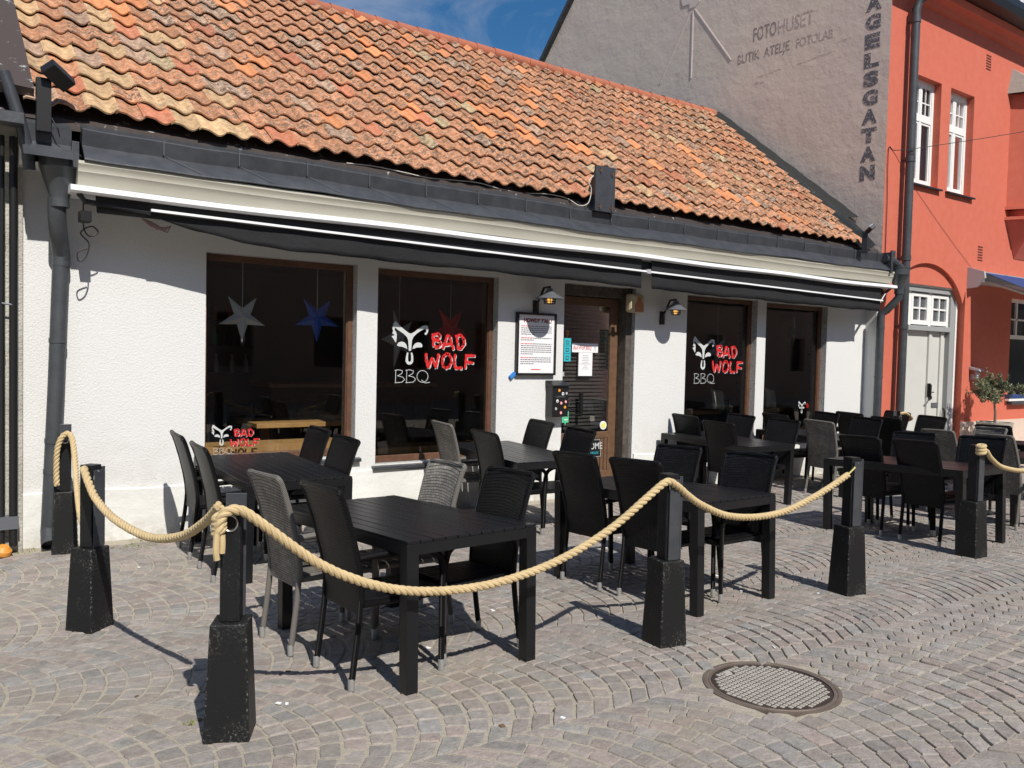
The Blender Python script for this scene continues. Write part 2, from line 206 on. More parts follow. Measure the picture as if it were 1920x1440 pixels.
# ---------------------------------------------------------------- helpers
class MB:
    def __init__(s): s.v = []; s.f = []; s.m = []
    def add(s, vs, fs, mi=0):
        o = len(s.v); s.v += [tuple(v) for v in vs]; s.f += [tuple(i+o for i in f) for f in fs]; s.m += [mi]*len(fs); return s
    def box(s, x0, x1, y0, y1, z0, z1, mi=0, T=None):
        vs = [Vector((x, y, z)) for z in (z0, z1) for y in (y0, y1) for x in (x0, x1)]
        if T: vs = [T @ v for v in vs]
        return s.add(vs, [(0, 2, 3, 1), (4, 5, 7, 6), (0, 1, 5, 4), (2, 6, 7, 3), (0, 4, 6, 2), (1, 3, 7, 5)], mi)
    def frustum(s, c, w0, d0, w1, d1, z0, z1, rz=0, mi=0):
        T = Matrix.Translation(c) @ Matrix.Rotation(rz, 4, 'Z')
        vs = [T @ Vector((sx*w/2, sy*d/2, z)) for z, w, d in ((z0, w0, d0), (z1, w1, d1)) for sy in (-1, 1) for sx in (-1, 1)]
        return s.add(vs, [(0, 2, 3, 1), (4, 5, 7, 6), (0, 1, 5, 4), (2, 6, 7, 3), (0, 4, 6, 2), (1, 3, 7, 5)], mi)
    def tube(s, pts, r, n=10, mi=0, cap=True, flat=1.0):
        pts = [Vector(p) for p in pts]; rs = r if isinstance(r, (list, tuple)) else [r]*len(pts)
        up = None; rings = []
        for i, p in enumerate(pts):
            d = (pts[min(i+1, len(pts)-1)]-pts[max(i-1, 0)]).normalized()
            if up is None: up = Vector((0, 0, 1)) if abs(d.z) < .9 else Vector((1, 0, 0))
            a = d.cross(up)
            if a.length < 1e-4: up = Vector((0, 1, 0)); a = d.cross(up)
            a.normalize(); b = a.cross(d).normalized(); up = b
            rings.append([p + rs[i]*(math.cos(t)*a + flat*math.sin(t)*b) for t in [2*math.pi*k/n for k in range(n)]])
        vs = [v for rg in rings for v in rg]; fs = []
        for i in range(len(pts)-1):
            for k in range(n): fs.append((i*n+k, (i+1)*n+k, (i+1)*n+(k+1) % n, i*n+(k+1) % n))
        if cap: fs += [tuple(range(n)), tuple(reversed(range((len(pts)-1)*n, len(pts)*n)))]
        return s.add(vs, fs, mi)
    def lathe(s, prof, c=(0, 0, 0), n=24, mi=0, T=None):
        vs = []; fs = []
        for (r, z) in prof:
            for k in range(n):
                a = 2*math.pi*k/n; v = Vector((r*math.cos(a), r*math.sin(a), z)); v = (T @ v) if T else v + Vector(c); vs.append(v)
        for i in range(len(prof)-1):
            for k in range(n): fs.append((i*n+k, i*n+(k+1) % n, (i+1)*n+(k+1) % n, (i+1)*n+k))
        return s.add(vs, fs, mi)
    def prism(s, poly, fn, d0, d1, mi=0):
        """poly 2D; fn(u,v,d)->3D"""
        n = len(poly); vs = [fn(u, v, d0) for u, v in poly] + [fn(u, v, d1) for u, v in poly]
        fs = [tuple(range(n)), tuple(reversed(range(n, 2*n)))] + [(i, i+n, (i+1) % n+n, (i+1) % n) for i in range(n)]
        return s.add(vs, fs, mi)
    def extr(s, prof, x0, x1, mi=0, closed=True, nx=1, wob=None):
        """profile of (y,z) drawn along x"""
        n = len(prof); vs = []
        for i in range(nx+1):
            x = x0+(x1-x0)*i/nx; o = wob(x) if wob else 0
            vs += [(x, y, z+o) for y, z in prof]
        fs = []
        for i in range(nx):
            for k in range(n if closed else n-1): fs.append((i*n+k, (i+1)*n+k, (i+1)*n+(k+1) % n, i*n+(k+1) % n))
        if closed: fs += [tuple(reversed(range(n))), tuple(range(nx*n, (nx+1)*n))]
        return s.add(vs, fs, mi)
    def build(s, name, mats, parent=None, smooth=False, bevel=0, loc=None, fix=True):
        me = bpy.data.meshes.new(name); me.from_pydata(s.v, [], s.f)
        mats = mats if isinstance(mats, (list, tuple)) else [mats]
        for m in mats: me.materials.append(m)
        if len(mats) > 1: me.polygons.foreach_set('material_index', s.m)
        if fix:
            b = bmesh.new(); b.from_mesh(me); bmesh.ops.recalc_face_normals(b, faces=b.faces); b.to_mesh(me); b.free()
        if smooth:
            me.polygons.foreach_set('use_smooth', [True]*len(me.polygons))
            try: me.set_sharp_from_angle(angle=R(38))
            except Exception: pass
        me.update(); o = bpy.data.objects.new(name, me); C.objects.link(o)
        if parent: o.parent = parent
        if loc: o.location = loc
        if bevel:
            bv = o.modifiers.new('bevel', 'BEVEL'); bv.width = bevel; bv.segments = 2; bv.limit_method = 'ANGLE'; bv.angle_limit = R(40)
        return o
def tag(o, label=None, cat=None, group=None, kind=None):
    for k, v in (('label', label), ('category', cat), ('group', group), ('kind', kind)):
        if v: o[k] = v
    return o
def empty(name, loc=(0, 0, 0), rz=0, label=None, cat=None, group=None):
    o = bpy.data.objects.new(name, None); C.objects.link(o); o.location = loc; o.rotation_euler = (0, 0, rz); o.empty_display_size = .1
    return tag(o, label, cat, group)
def copy_tree(o, parent=None):
    c = o.copy(); C.objects.link(c); c.parent = parent
    for ch in [x for x in kids.get(o.name, [])]: copy_tree(ch, c)
    return c
kids = {}
def index_kids(o):
    kids[o.name] = list(o.children)
    for ch in o.children: index_kids(ch)
YK = [-300, 0, 3.2, 5.3, 6.0, 7.78, 300]; ZK = [.0, 0, -.032, -.112, -.116, -.075, -.075]
def gz(x, y): return float(np.interp(y, YK, ZK)) - .008*max(min(x, 30), -10)
def gzv(x, y): return np.interp(y, YK, ZK) - .008*np.clip(x, -10, 30)
def tilt(x, y): return math.atan2(gz(x, y+.25)-gz(x, y-.25), .5)
def place(o, x, y, rz):
    T = Matrix.Rotation(tilt(x, y), 4, 'X') @ Matrix.Rotation(-.008, 4, 'Y').inverted() @ Matrix.Rotation(rz, 4, 'Z')
    o.location = (x, y, gz(x, y)); o.rotation_euler = T.to_euler()
def text_mesh(s, size, T, name, m, parent, depth=.004, font_scale=(1, 1), shear=0, offset=0):
    cu = bpy.data.curves.new('lettering', 'FONT'); cu.body = s; cu.size = size; cu.extrude = depth/2; cu.shear = shear; cu.offset = offset; cu.resolution_u = 3
    to = bpy.data.objects.new('lettering', cu); C.objects.link(to)
    me = bpy.data.meshes.new_from_object(to); C.objects.unlink(to); bpy.data.objects.remove(to)
    me.transform(T @ Matrix.Diagonal((font_scale[0], font_scale[1], 1, 1))); me.materials.clear(); me.materials.append(m); me.name = name
    o = bpy.data.objects.new(name, me); C.objects.link(o); o.parent = parent; return o
def wallT(x, y, z):      # text lying on a wall that faces -Y
    return Matrix.Translation((x, y, z)) @ Matrix.Rotation(R(90), 4, 'X')
def wall_holes(mb, x0, x1, z0, z1, holes, yf, yb, mi=0, mrev=0, sub=0):
    xs = sorted({x0, x1, *[h[0] for h in holes], *[h[1] for h in holes]}); zs = sorted({z0, z1, *[h[2] for h in holes], *[h[3] for h in holes]})
    for i in range(len(xs)-1):
        for j in range(len(zs)-1):
            cx, cz = (xs[i]+xs[i+1])/2, (zs[j]+zs[j+1])/2
            if any(h[0] < cx < h[1] and h[2] < cz < h[3] for h in holes): continue
            a, b, c, d = xs[i], xs[i+1], zs[j], zs[j+1]
            mb.add([(a, yf, c), (b, yf, c), (b, yf, d), (a, yf, d)], [(0, 1, 2, 3)], mi); mb.add([(a, yb, c), (b, yb, c), (b, yb, d), (a, yb, d)], [(3, 2, 1, 0)], mi)
    for (a, b, c, d) in holes:
        mb.add([(a, yf, c), (a, yb, c), (a, yb, d), (a, yf, d)], [(0, 1, 2, 3)], mrev); mb.add([(b, yf, c), (b, yb, c), (b, yb, d), (b, yf, d)], [(3, 2, 1, 0)], mrev)
        mb.add([(a, yf, d), (b, yf, d), (b, yb, d), (a, yb, d)], [(3, 2, 1, 0)], mrev); mb.add([(a, yf, c), (b, yf, c), (b, yb, c), (a, yb, c)], [(0, 1, 2, 3)], mrev)
    for (a, b) in ((x0, x0), (x1, x1)): mb.add([(a, yf, z0), (a, yb, z0), (a, yb, z1), (a, yf, z1)], [(0, 1, 2, 3)], mi)
    mb.add([(x0, yf, z1), (x1, yf, z1), (x1, yb, z1), (x0, yb, z1)], [(0, 1, 2, 3)], mi)
def catmull(P, n=12):
    P = [Vector(p) for p in P]; out = []
    for i in range(len(P)-1):
        a = P[max(i-1, 0)]; b = P[i]; c = P[i+1]; d = P[min(i+2, len(P)-1)]
        for k in range(n):
            t = k/n; out.append(.5*((2*b)+(-a+c)*t+(2*a-5*b+4*c-d)*t*t+(-a+3*b-3*c+d)*t**3))
    out.append(P[-1]); return out
# ---------------------------------------------------------------- ground
def axis(a, b, step, far, growth=1.35):
    c = list(np.arange(a, b+step/2, step)); s = step; lo = a; hi = b; L1 = []; H1 = []
    while lo > -far: s *= growth; lo -= s; L1.append(lo)
    s = step
    while hi < far: s *= growth; hi += s; H1.append(hi)
    return np.array(sorted(L1)+c+H1)
MH = (3.53, 2.62)      # manhole centre
def fill_depth(x, y):
    f = np.clip((x-1.0)/3.0, 0, 1)
    n = .5+.5*np.sin(x*1.7+y*2.3)*np.sin(y*1.3-x*.9+1)
    return .0035 + f*.0075*(.5+.5*n) + (1-f)*.0015*n
gx = axis(-2, 18, .09, 400); gy = axis(.6, 7.9, .09, 400)
X, Y = np.meshgrid(gx, gy); Z = gzv(X, Y) - fill_depth(X, Y) + .0025*np.sin(X*23+np.sin(Y*17)*2)*np.sin(Y*19)
Z = np.where(np.hypot(X-MH[0], Y-MH[1]) < .30, Z-.04, Z)
nx_, ny_ = len(gx), len(gy)
vs = np.stack([X.ravel(), Y.ravel(), Z.ravel()], 1)
idx = np.arange(nx_*ny_).reshape(ny_, nx_)
fs = np.stack([idx[:-1, :-1], idx[:-1, 1:], idx[1:, 1:], idx[1:, :-1]], -1).reshape(-1, 4)
me = bpy.data.meshes.new('ground'); me.from_pydata(vs.tolist(), [], fs.tolist()); me.update()
g = bpy.data.objects.new('ground', me); C.objects.link(g); tag(g, kind='structure')
me.materials.append(mat('joint_sand', (.38, .335, .265), .95, bump=[(120, .8, .006), (30, .5, .01)], var=[(2.2, .5, (.25, .22, .175)), (40, .6, (.46, .42, .35))], speck=[(2.6, .665, (.16, .17, .06))]))
# granite setts in arcs: one mesh, each sett its own small block
def setts():
    V = []; F = []; TON = []; PAL = .55*np.array((.30, .268, .245))+.45*np.array([(.315, .262, .236), (.285, .265, .248), (.262, .268, .250), (.250, .262, .266), (.300, .280, .255), (.330, .250, .222), (.235, .225, .215), (.34, .315, .29)])
    PW = np.array([.34, .24, .08, .07, .13, .06, .05, .03]); off = 0
    ax = np.array((math.sin(R(YAW)), math.cos(R(YAW))))
    R0, HB, PB = .80, .585, 1.17
    NE = 3
    def curve(xj, s):     # s = offset from the apex line
        return xj + math.sqrt(max(R0*R0-s*s, .01)) - R0
    th_max = math.asin(HB/R0)
    for k in range(-5, 4):
        yk = 3.45+PB*k; xj = -4.0 + (.055 if k % 2 else 0) + rng.uniform(-.02, .02)
        if yk > 8.4: continue
        d = .115
        while xj < 24:
            d = rng.uniform(.100, .124); xj += d
            if xj > 17 and yk > 8: continue
            n = 11; t = np.linspace(-th_max, th_max, n+1); t[1:-1] += rng.uniform(-.022, .022, n-1)
            for i in range(n):
                t1, t2 = t[i], t[i+1]; cor = []
                for (tt, inner) in ((t1, 0), (t2, 0), (t2, 1), (t1, 1)):
                    s = R0*math.sin(tt)
                    if inner and abs(tt) < th_max-1e-6: s = s - d*math.cos(tt)*math.sin(tt)
                    cor.append((curve(xj-(d if inner else 0), s), yk+s))
                P = np.array(cor); c = P.mean(0)
                # laid by hand: a slow wander of the whole pattern
                wv = np.array((.035*math.sin(c[1]*1.9+.7*c[0])+.02*math.sin(c[0]*2.9), .04*math.sin(c[0]*1.1+.5)+.02*math.sin(c[1]*3.1+c[0])))
                P = P+wv; c = c+wv
                if c[1] > 7.70 or c[1] < -1.2: continue
                dd = math.hypot(*c); f = c@ax; l = abs(c[0]*ax[1]-c[1]*ax[0])
                if f < .5 or l > f*.72+1.3 or dd < .9: continue
                if math.hypot(c[0]-MH[0], c[1]-MH[1]) < .375: continue
                near = dd < 7
                ne = NE if near else 1
                gap = 0.; gn = rng.uniform(.0045, .0085); gt = rng.uniform(.0018, .0038); tm = (t1+t2)/2; nn_ = np.array((math.cos(tm), math.sin(tm))); tt_ = np.array((-nn_[1], nn_[0]))
                per = []
                for a in range(4):
                    A = P[a]; B = P[(a+1) % 4]
                    for q in range(ne):
                        p = A+(B-A)*(q+ (.16 if q == 0 and near else 0))/ne
                        per.append(p)
                per = np.array(per); v = per-c; ln = np.linalg.norm(v, axis=1, keepdims=True); jit = rng.uniform(-.0042, .0042, (len(per), 1)) if near else rng.uniform(-.003, .003, (len(per), 1))
                hn = max(np.abs(v@nn_).max(), .01); ht = max(np.abs(v@tt_).max(), .01); v = v-np.outer((v@nn_)/hn*gn, nn_)-np.outer((v@tt_)/ht*gt, tt_); per = c+v*(1-jit*.6/ln); m_ = len(per)
                slope = rng.normal(0, .009, 2); hz = rng.normal(0, .0015); ch = rng.uniform(.0045, .009)
                rings = []
                for sc, dz in ((0., -.035), (0., -.0065), (.4*ch, -.0018), (ch, 0.)):
                    q = c+(per-c)*(1-sc/ln); z = gzv(q[:, 0], q[:, 1])+dz+hz+(q-c)@slope
                    if dz > -.02 and near: z = z+rng.uniform(-.0012, .0012, m_)
                    rings.append(np.column_stack([q, z]))
                top = np.array([[c[0], c[1], gz(*c)+hz+.0006]])
                V.append(np.vstack(rings+[top]))
                for r_ in range(3):
                    for a in range(m_): F.append((off+r_*m_+a, off+r_*m_+(a+1) % m_, off+(r_+1)*m_+(a+1) % m_, off+(r_+1)*m_+a))
                for a in range(m_): F.append((off+3*m_+a, off+3*m_+(a+1) % m_, off+4*m_))
                col = PAL[rng.choice(8, p=PW)]*rng.uniform(.69, .93)
                TON.append((off, 4*m_+1, col)); off += 4*m_+1
    V = np.vstack(V); me = bpy.data.meshes.new('cobblestone_paving'); me.from_pydata(V.tolist(), [], F)
    ca = me.color_attributes.new('tone', 'FLOAT_COLOR', 'POINT'); arr = np.ones((len(V), 4), np.float32)
    for o_, n_, c_ in TON: arr[o_:o_+n_, :3] = c_
    ca.data.foreach_set('color', arr.ravel()); me.polygons.foreach_set('use_smooth', [True]*len(me.polygons)); me.set_sharp_from_angle(angle=R(14))
    me.materials.append(M['setts']); me.update(); o = bpy.data.objects.new('cobblestone_paving', me); C.objects.link(o); tag(o, kind='structure'); return o
setts()
# manhole
mh = empty('manhole_cover', (*MH, gz(*MH)), R(8), 'round iron manhole cover with a studded square grid, set in the cobbles', 'manhole cover')
mh.rotation_euler = (tilt(*MH), .008, R(8))
b = MB(); b.lathe([(.335, -.03), (.340, -.006), (.340, -.001), (.322, .0), (.318, -.003), (.313, -.003), (.311, -.0005), (.300, -.0005), (.300, -.03)], n=64); b.build('rim', M['cast'], mh, smooth=True)
b = MB(); b.lathe([(.0, -.0045), (.297, -.0045), (.297, -.03)], n=64); lid = b.build('lid', M['lid'], mh, smooth=True)
b = MB(); sp = .0285
for i in range(-11, 12):
    for j in range(-11, 12):
        x, y = i*sp, j*sp; ok = math.hypot(abs(x)+.012, abs(y)+.012) < .292
        if ok and not (i in (-1, 0) and j == 8): b.frustum((x, y, 0), .0200, .0200, .0175, .0175, -.0046, -.0012+random.uniform(-.0006, .0006))
b.build('stud_grid', M['stud'], lid)
b = MB(); b.lathe([(.0, -.001), (.022, -.001), (.024, -.0046)], c=(-.02, .24, 0), n=16); b.build('lifting_plate', M['stud'], lid)
# weeds along the wall foot and in the joints
b = MB()
for (cx, cy, n, rr) in ((1.45, 7.45, 140, .12), (1.6, 7.65, 60, .12), (.55, 7.7, 160, .14), (.35, 7.1, 60, .12), (1.05, 7.2, 50, .08), (.98, 3.75, 40, .035), (1.1, 4.1, 50, .05), (1.9, 7.7, 60, .15), (1.05, 3.1, 25, .02), (13.0, 7.6, 60, .3)):
    for _ in range(n):
        a = random.uniform(0, 6.28); r_ = rr*math.sqrt(random.random()); x = cx+r_*math.cos(a)*1.5; y = min(cy+r_*math.sin(a), 7.74); z = gz(x, y)-.004
        h = random.uniform(.006, .02); t = random.uniform(0, 6.28); wd = .005; dx, dy = math.cos(t)*wd, math.sin(t)*wd
        b.add([(x-dx, y-dy, z), (x+dx, y+dy, z), (x+random.uniform(-.014, .014), y+random.uniform(-.014, .014), z+h)], [(0, 1, 2)])
o = b.build('weeds', mat('moss_green', (.16, .19, .045), .9, var=[(5, .6, (.26, .24, .08))]), fix=False); tag(o, 'low moss and weeds in the joints by the white wall', 'weeds', kind='stuff')
b = MB(); rn = random.Random(31)
for _ in range(46):
    x, y = rn.uniform(0, 7), rn.uniform(2.0, 7.2); z = gz(x, y)+.002; a = rn.uniform(0, 3.14); l, w_ = (rn.uniform(.008, .014), .0035) if rn.random() < .6 else (rn.uniform(.008, .016), rn.uniform(.006, .012))
    T_ = Matrix.Translation((x, y, z)) @ Matrix.Rotation(a, 4, 'Z'); b.box(-l, l, -w_, w_, 0, .004, 0 if rn.random() < .5 else 1, T=T_)
o = b.build('litter', [mat('dry_leaf', (.16, .10, .05), .9), M['paper']]); tag(o, 'tiny scattered cigarette ends and leaf bits on the cobbles', 'litter', kind='stuff')
# ---------------------------------------------------------------- white restaurant building
W = 7.78; WB = 8.12
H = empty('restaurant_building', (6.8, W, -.1), 0, 'low white roughcast building with an orange pantile roof, black eaves and four dark shop windows', 'building')
HL = H.location.copy()
def hb(mb, name, m, parent=None, **k):      # build in world coordinates, parented
    o = mb.build(name, m, parent or H, **k); return o
H.location = (0, 0, 0)                       # parts are modelled in world coordinates; the base point is restored by offsetting below
WIN = [(2.10, 3.586, .52, 2.455), (3.815, 5.315, .42, 2.45), (8.39, 9.86, .40, 2.44), (10.06, 11.56, .40, 2.43)]
DOOR = (6.27, 7.44, -.14, 2.46)
b = MB(); wall_holes(b, .66, 12.64, -.4, 3.0, WIN+[DOOR], W, WB, 0, 1); hb(b, 'wall', [M['stucco'], M['reveal']])
b = MB()
for (a, c) in ((.66, 6.25), (7.46, 12.62)):
    n = 60; pr = lambda x: .36+.012*math.sin(x*2.1)+.006*math.sin(x*7)+ (-.02 if x > 7 else 0)
    vs = []; 
    for i in range(n+1):
        x = a+(c-a)*i/n; z = pr(x); vs += [(x, W-.026, -.4), (x, W-.024, z-.012), (x, W-.002, z)]
    fs = []
    for i in range(n):
        o = i*3; fs += [(o, o+3, o+4, o+1), (o+1, o+4, o+5, o+2)]
    b.add(vs, fs); b.box(a, a+.002, W-.025, W, -.4, pr(a)-.015); b.box(c-.002, c, W-.025, W, -.4, pr(c)-.015)
hb(b, 'plinth', M['plinth'], smooth=True)
# shell behind: side walls, back wall, floor and ceiling of the dining room
b = MB(); b.box(.66, .90, WB, 14.8, -.4, 3.4); b.box(12.15, 12.35, WB, 14.5, -.4, 3.4); b.box(.66, 12.35, 14.5, 14.7, -.4, 3.4); hb(b, 'rear_walls', M['stucco'])
b = MB(); b.box(.9, 12.15, 12.2, 12.4, .0, 2.75); hb(b, 'inner_wall', M['dark'])
b = MB(); b.box(.9, 12.15, WB, 14.5, -.1, .06); hb(b, 'inner_floor', M['dark2'])
b = MB(); b.box(.9, 12.15, WB, 14.5, 2.72, 2.8); b.box(.66, 12.6, 7.45, WB, 3.001, 3.05); hb(b, 'ceiling', M['dark'])
# gables and back slope
AL = R(39.0); EY, EZ = 7.40, 3.42; RY = 10.863; RZ = 3.42+(RY-EY)*math.tan(AL)
b = MB()
for x0, x1 in ((.62, .80), (12.15, 12.33)):
    b.prism([(7.45, 3.0), (14.8, 2.6), (14.8, 3.0), (RY, RZ-.15), (7.45, 3.33)], lambda u, v, d: (d, u, v), x0, x1)
hb(b, 'gable_ends', M['stucco'])
b = MB(); b.prism([(EY+.05, EZ-.06), (RY, RZ-.06), (RY, RZ-.14), (EY+.05, EZ-.14)], lambda u, v, d: (d, u, v), .45, 12.34); b.prism([(RY, RZ-.06), (15.0, 3.00), (15.0, 2.92), (RY, RZ-.14)], lambda u, v, d: (d, u, v), .45, 12.30)
roof = hb(b, 'roof', M['rust'])
def tiles(parent):
    sv = Vector((0, math.cos(AL), math.sin(AL))); nv = Vector((0, -math.sin(AL), math.cos(AL)))
    V = []; F = []; TN = []; off = 0; TW = .2155; EX = .300; LL = .345; NU = 13
    cols = int((12.5-.62)/TW); rows = 15
    rnd = random.Random(11)
    kindc = dict(o=(.44, .205, .108), b=(.54, .225, .10), r=(.43, .16, .088), y=(.50, .33, .18), g=(.38, .25, .175), l=(.44, .34, .20))
    for r_ in range(rows):
        for c_ in range(cols):
            x0 = .64+c_*TW; s0 = r_*EX
            if x0+TW*.75 > float(np.interp(s0+.15, [0, .36, .74, 1.13, 1.68, 2.6, 3.4, 3.9, 4.5], [11.79, 11.87, 11.95, 12.0, 12.02, 12.01, 12.02, 12.04, 12.08]))+.05: continue
            q = rnd.random(); left = x0 < 2.15+.45*math.sin(r_*1.3)-.03*r_ and rnd.random() < .9 ; right = x0 > 7
            if left: k = 'y' if q < .42 else 'g' if q < .60 else 'o' if q < .88 else 'r' if q < .94 else 'b'
            elif right: k = 'o' if q < .82 else 'b' if q < .88 else 'y' if q < .915 else 'l' if q < .93 else 'g' if q < .97 else 'r'
            else: k = 'o' if q < .76 else 'b' if q < .85 else 'r' if q < .90 else 'g' if q < .985 else 'l'
            col = np.array(kindc[k])*rnd.uniform(.85, 1.15)
            lich = {'o': rnd.uniform(.55, 1), 'b': rnd.uniform(0, .25), 'r': rnd.uniform(.2, .6), 'y': rnd.uniform(.3, .8), 'g': rnd.uniform(.6, 1), 'l': rnd.uniform(.3, .8)}[k]
            if left: lich *= .7
            jx = rnd.uniform(-.006, .006); js = rnd.uniform(-.016, .016)+.008*math.sin(c_*.7); jn = rnd.uniform(-.003, .004); sk = rnd.uniform(-.02, .02)
            wave = .012*math.sin(x0*.9+r_*.25)+.008*math.sin(x0*2.3)
            rows_v = []
            for (s, lift) in ((s0+js, .036), (s0+js+LL*.5, .019), (s0+js+LL, .0)):
                for i in range(NU+1):
                    u = i/NU; uu = u*1.13-.065      # overlap on both sides
                    uv_ = min(max(uu, -.09), 1.09); prof = .042*(1-abs(math.sin(math.pi*uv_))**.9) - .020 + .019*math.sin(2*math.pi*(uv_-.06)+math.pi)*-1
                    p = Vector((x0+TW*uu+jx+sk*(s-s0), EY, EZ)) + sv*(s+ .004*math.sin(2*math.pi*u)) + nv*(prof+lift+jn+wave+ (.004 if u > .9 else 0))
                    rows_v.append(p)
            low = [p - nv*.014 - sv*.001 for p in rows_v[:NU+1]]; low2 = [p + sv*.16 for p in low]
            V += rows_v+low+low2
            for a in range(NU):
                for q_ in range(2): F.append((off+q_*(NU+1)+a, off+q_*(NU+1)+a+1, off+(q_+1)*(NU+1)+a+1, off+(q_+1)*(NU+1)+a))
                o3 = off+3*(NU+1); F.append((o3+a, o3+a+1, off+a+1, off+a)); F.append((o3+NU+1+a, o3+NU+2+a, o3+a+1, o3+a))
            F.append((off+NU, off+3*(NU+1)+NU, off+4*(NU+1)+NU, off+NU+1+NU)); F.append((off, off+NU+1, off+4*(NU+1), off+3*(NU+1)))
            n_ = 5*(NU+1); TN.append((off, n_, (*col, lich))); off += n_
    me = bpy.data.meshes.new('roof_tiles'); me.from_pydata([tuple(v) for v in V], [], F)
    ca = me.color_attributes.new('tone', 'FLOAT_COLOR', 'POINT'); arr = np.ones((len(V), 4), np.float32)
    for o_, n_, c_ in TN: arr[o_:o_+n_] = c_
    ca.data.foreach_set('color', arr.ravel()); me.polygons.foreach_set('use_smooth', [True]*len(me.polygons)); me.set_sharp_from_angle(angle=R(40))
    me.materials.append(M['tiles']); o = bpy.data.objects.new('roof_tiles', me); C.objects.link(o); o.parent = parent
tiles(roof)
b = MB(); x = .5; i = 0
while x < 12.1:
    T = Matrix.Translation((x, RY, RZ-.02+.008*math.sin(x*1.1)+random.uniform(-.004, .004))) @ Matrix.Rotation(R(90), 4, 'Y') @ Matrix.Rotation(random.uniform(-.02, .02), 4, 'Y')
    b.lathe([(.080, 0), (.098, .0), (.092, .05), (.088, .38), (.075, .38)], T=T, n=18); x += .335
rt = hb(b, 'ridge_tiles', mat('ridge_clay', (.40, .125, .065), .8, bump=[(40, .5, .006)], var=[(4, .7, (.28, .10, .06))]), roof, smooth=True)
# eaves: black sheet apron with upright fin, beige cove, white board
wob = lambda x: .012*math.sin(x*.55+1)+.006*math.sin(x*2.7)+.003*math.sin(x*9)
b = MB(); b.extr([(7.66, 3.49), (7.52, 3.415), (7.385, 3.31), (7.36, 3.31), (7.352, 3.298), (7.372, 3.18), (7.235, 3.06), (7.228, 3.045), (7.245, 3.038), (7.39, 3.155), (7.66, 3.40)], 1.03, 12.36, nx=70, wob=wob)
gut = hb(b, 'gutter', M['sheet'], smooth=True)
b = MB()
for k in range(1, 19):
    x = 1.03+k*.62; o = wob(x); b.add([(x, 7.370, 3.186+o), (x+.012, 7.370, 3.186+o), (x+.26, 7.236, 3.066+wob(x+.26)), (x+.248, 7.236, 3.066+wob(x+.26))], [(0, 1, 2, 3)]); 
    b.box(x-.02, x-.012, 7.349, 7.384, 3.19+o, 3.314+o)
o = hb(b, 'folded_seams', mat('seam_edge', (.10, .105, .115), .45, .2), gut); o.location = (0, -.004, .004)
b = MB(); b.extr([(7.66, 3.47), (7.52, 3.40), (7.38, 3.30), (7.35, 3.30), (7.365, 3.17), (7.23, 3.04), (7.40, 3.14), (7.66, 3.38)], .62, .955); b.box(.95, 1.0, 7.3, 7.6, 3.0, 3.2)
hb(b, 'gutter_end', M['sheet'])
b = MB(); b.extr([(7.255, 3.045), (7.25, 3.02), (7.262, 3.0), (7.268, 2.975), (7.266, 2.962), (7.278, 2.945), (7.288, 2.915), (7.292, 2.885), (7.30, 2.862), (7.40, 2.85), (7.60, 2.85), (7.60, 3.05)], .99, 12.50, nx=40, wob=lambda x: .006*math.sin(x*1.7))
hb(b, 'cornice', M['cornice'], smooth=True)
aw = MB(); aw.extr([(7.245, 2.852), (7.24, 2.811), (7.28, 2.797), (7.62, 2.80), (7.62, 2.845), (7.30, 2.862)], .935, 12.58, nx=60, wob=lambda x: -.02*max(0, min(1, (x-7)/4))+.006*math.sin(x*2.1)); awning = hb(aw, 'awning', M['whitebar'])
b = MB(); b.extr([(7.42+.06*math.cos(t), 2.735+.055*math.sin(t)) for t in [k*math.pi/6 for k in range(12)]], 1.15, 12.4); hb(b, 'rolled_cloth', M['fabric'], awning, smooth=True)
b = MB()
def rail_z(x): return 2.731-.0137*(x-1.5)
for (x0, x1) in ((1.525, 7.13), (7.19, 12.25)):
    n = 20; vs = []
    for i in range(n+1):
        x = x0+(x1-x0)*i/n; z = rail_z(x); vs += [(x, 7.275, z-.010), (x, 7.275, z+.010), (x, 7.30, z+.010), (x, 7.30, z-.010)]
    fs = [(4*i+k, 4*i+4+k, 4*i+4+(k+1) % 4, 4*i+(k+1) % 4) for i in range(n) for k in range(4)]; b.add(vs, fs+[(0, 1, 2, 3), (4*n+3, 4*n+2, 4*n+1, 4*n)])
hb(b, 'front_rail', M['whitebar'], awning)
b = MB()
def val_z(x): return float(np.interp(x, [1.0, 1.35, 1.53, 1.88, 2.25, 2.68, 3.25, 7.1, 7.8, 12.3], [2.745, 2.71, 2.68, 2.60, 2.547, 2.512, 2.500, 2.458, 2.44, 2.413]))
for (x0, x1) in ((1.12, 7.08), (7.25, 12.25)):
    n = 120; vs = []; m_ = 6
    for i in range(n+1):
        x = x0+(x1-x0)*i/n; zt = 2.80; zb = min(val_z(x)+.006*math.sin(x*4.3)+.003*math.sin(x*13), zt-.01)
        for k in range(m_+1): vs.append((x, 7.325+.008*math.sin(x*2.9+k*.5)*k/m_ + .005*math.sin(x*11)*k/m_, zt+(zb-zt)*k/m_))
    fs = [(i*(m_+1)+k, (i+1)*(m_+1)+k, (i+1)*(m_+1)+k+1, i*(m_+1)+k+1) for i in range(n) for k in range(m_)]; b.add(vs, fs)
val = hb(b, 'valance', M['fabric'], awning, smooth=True); md = val.modifiers.new('thick', 'SOLIDIFY'); md.thickness = .004
b = MB(); b.box(7.13, 7.19, 7.27, 7.34, 2.63, 2.68); hb(b, 'rail_joint', M['greym'], awning)
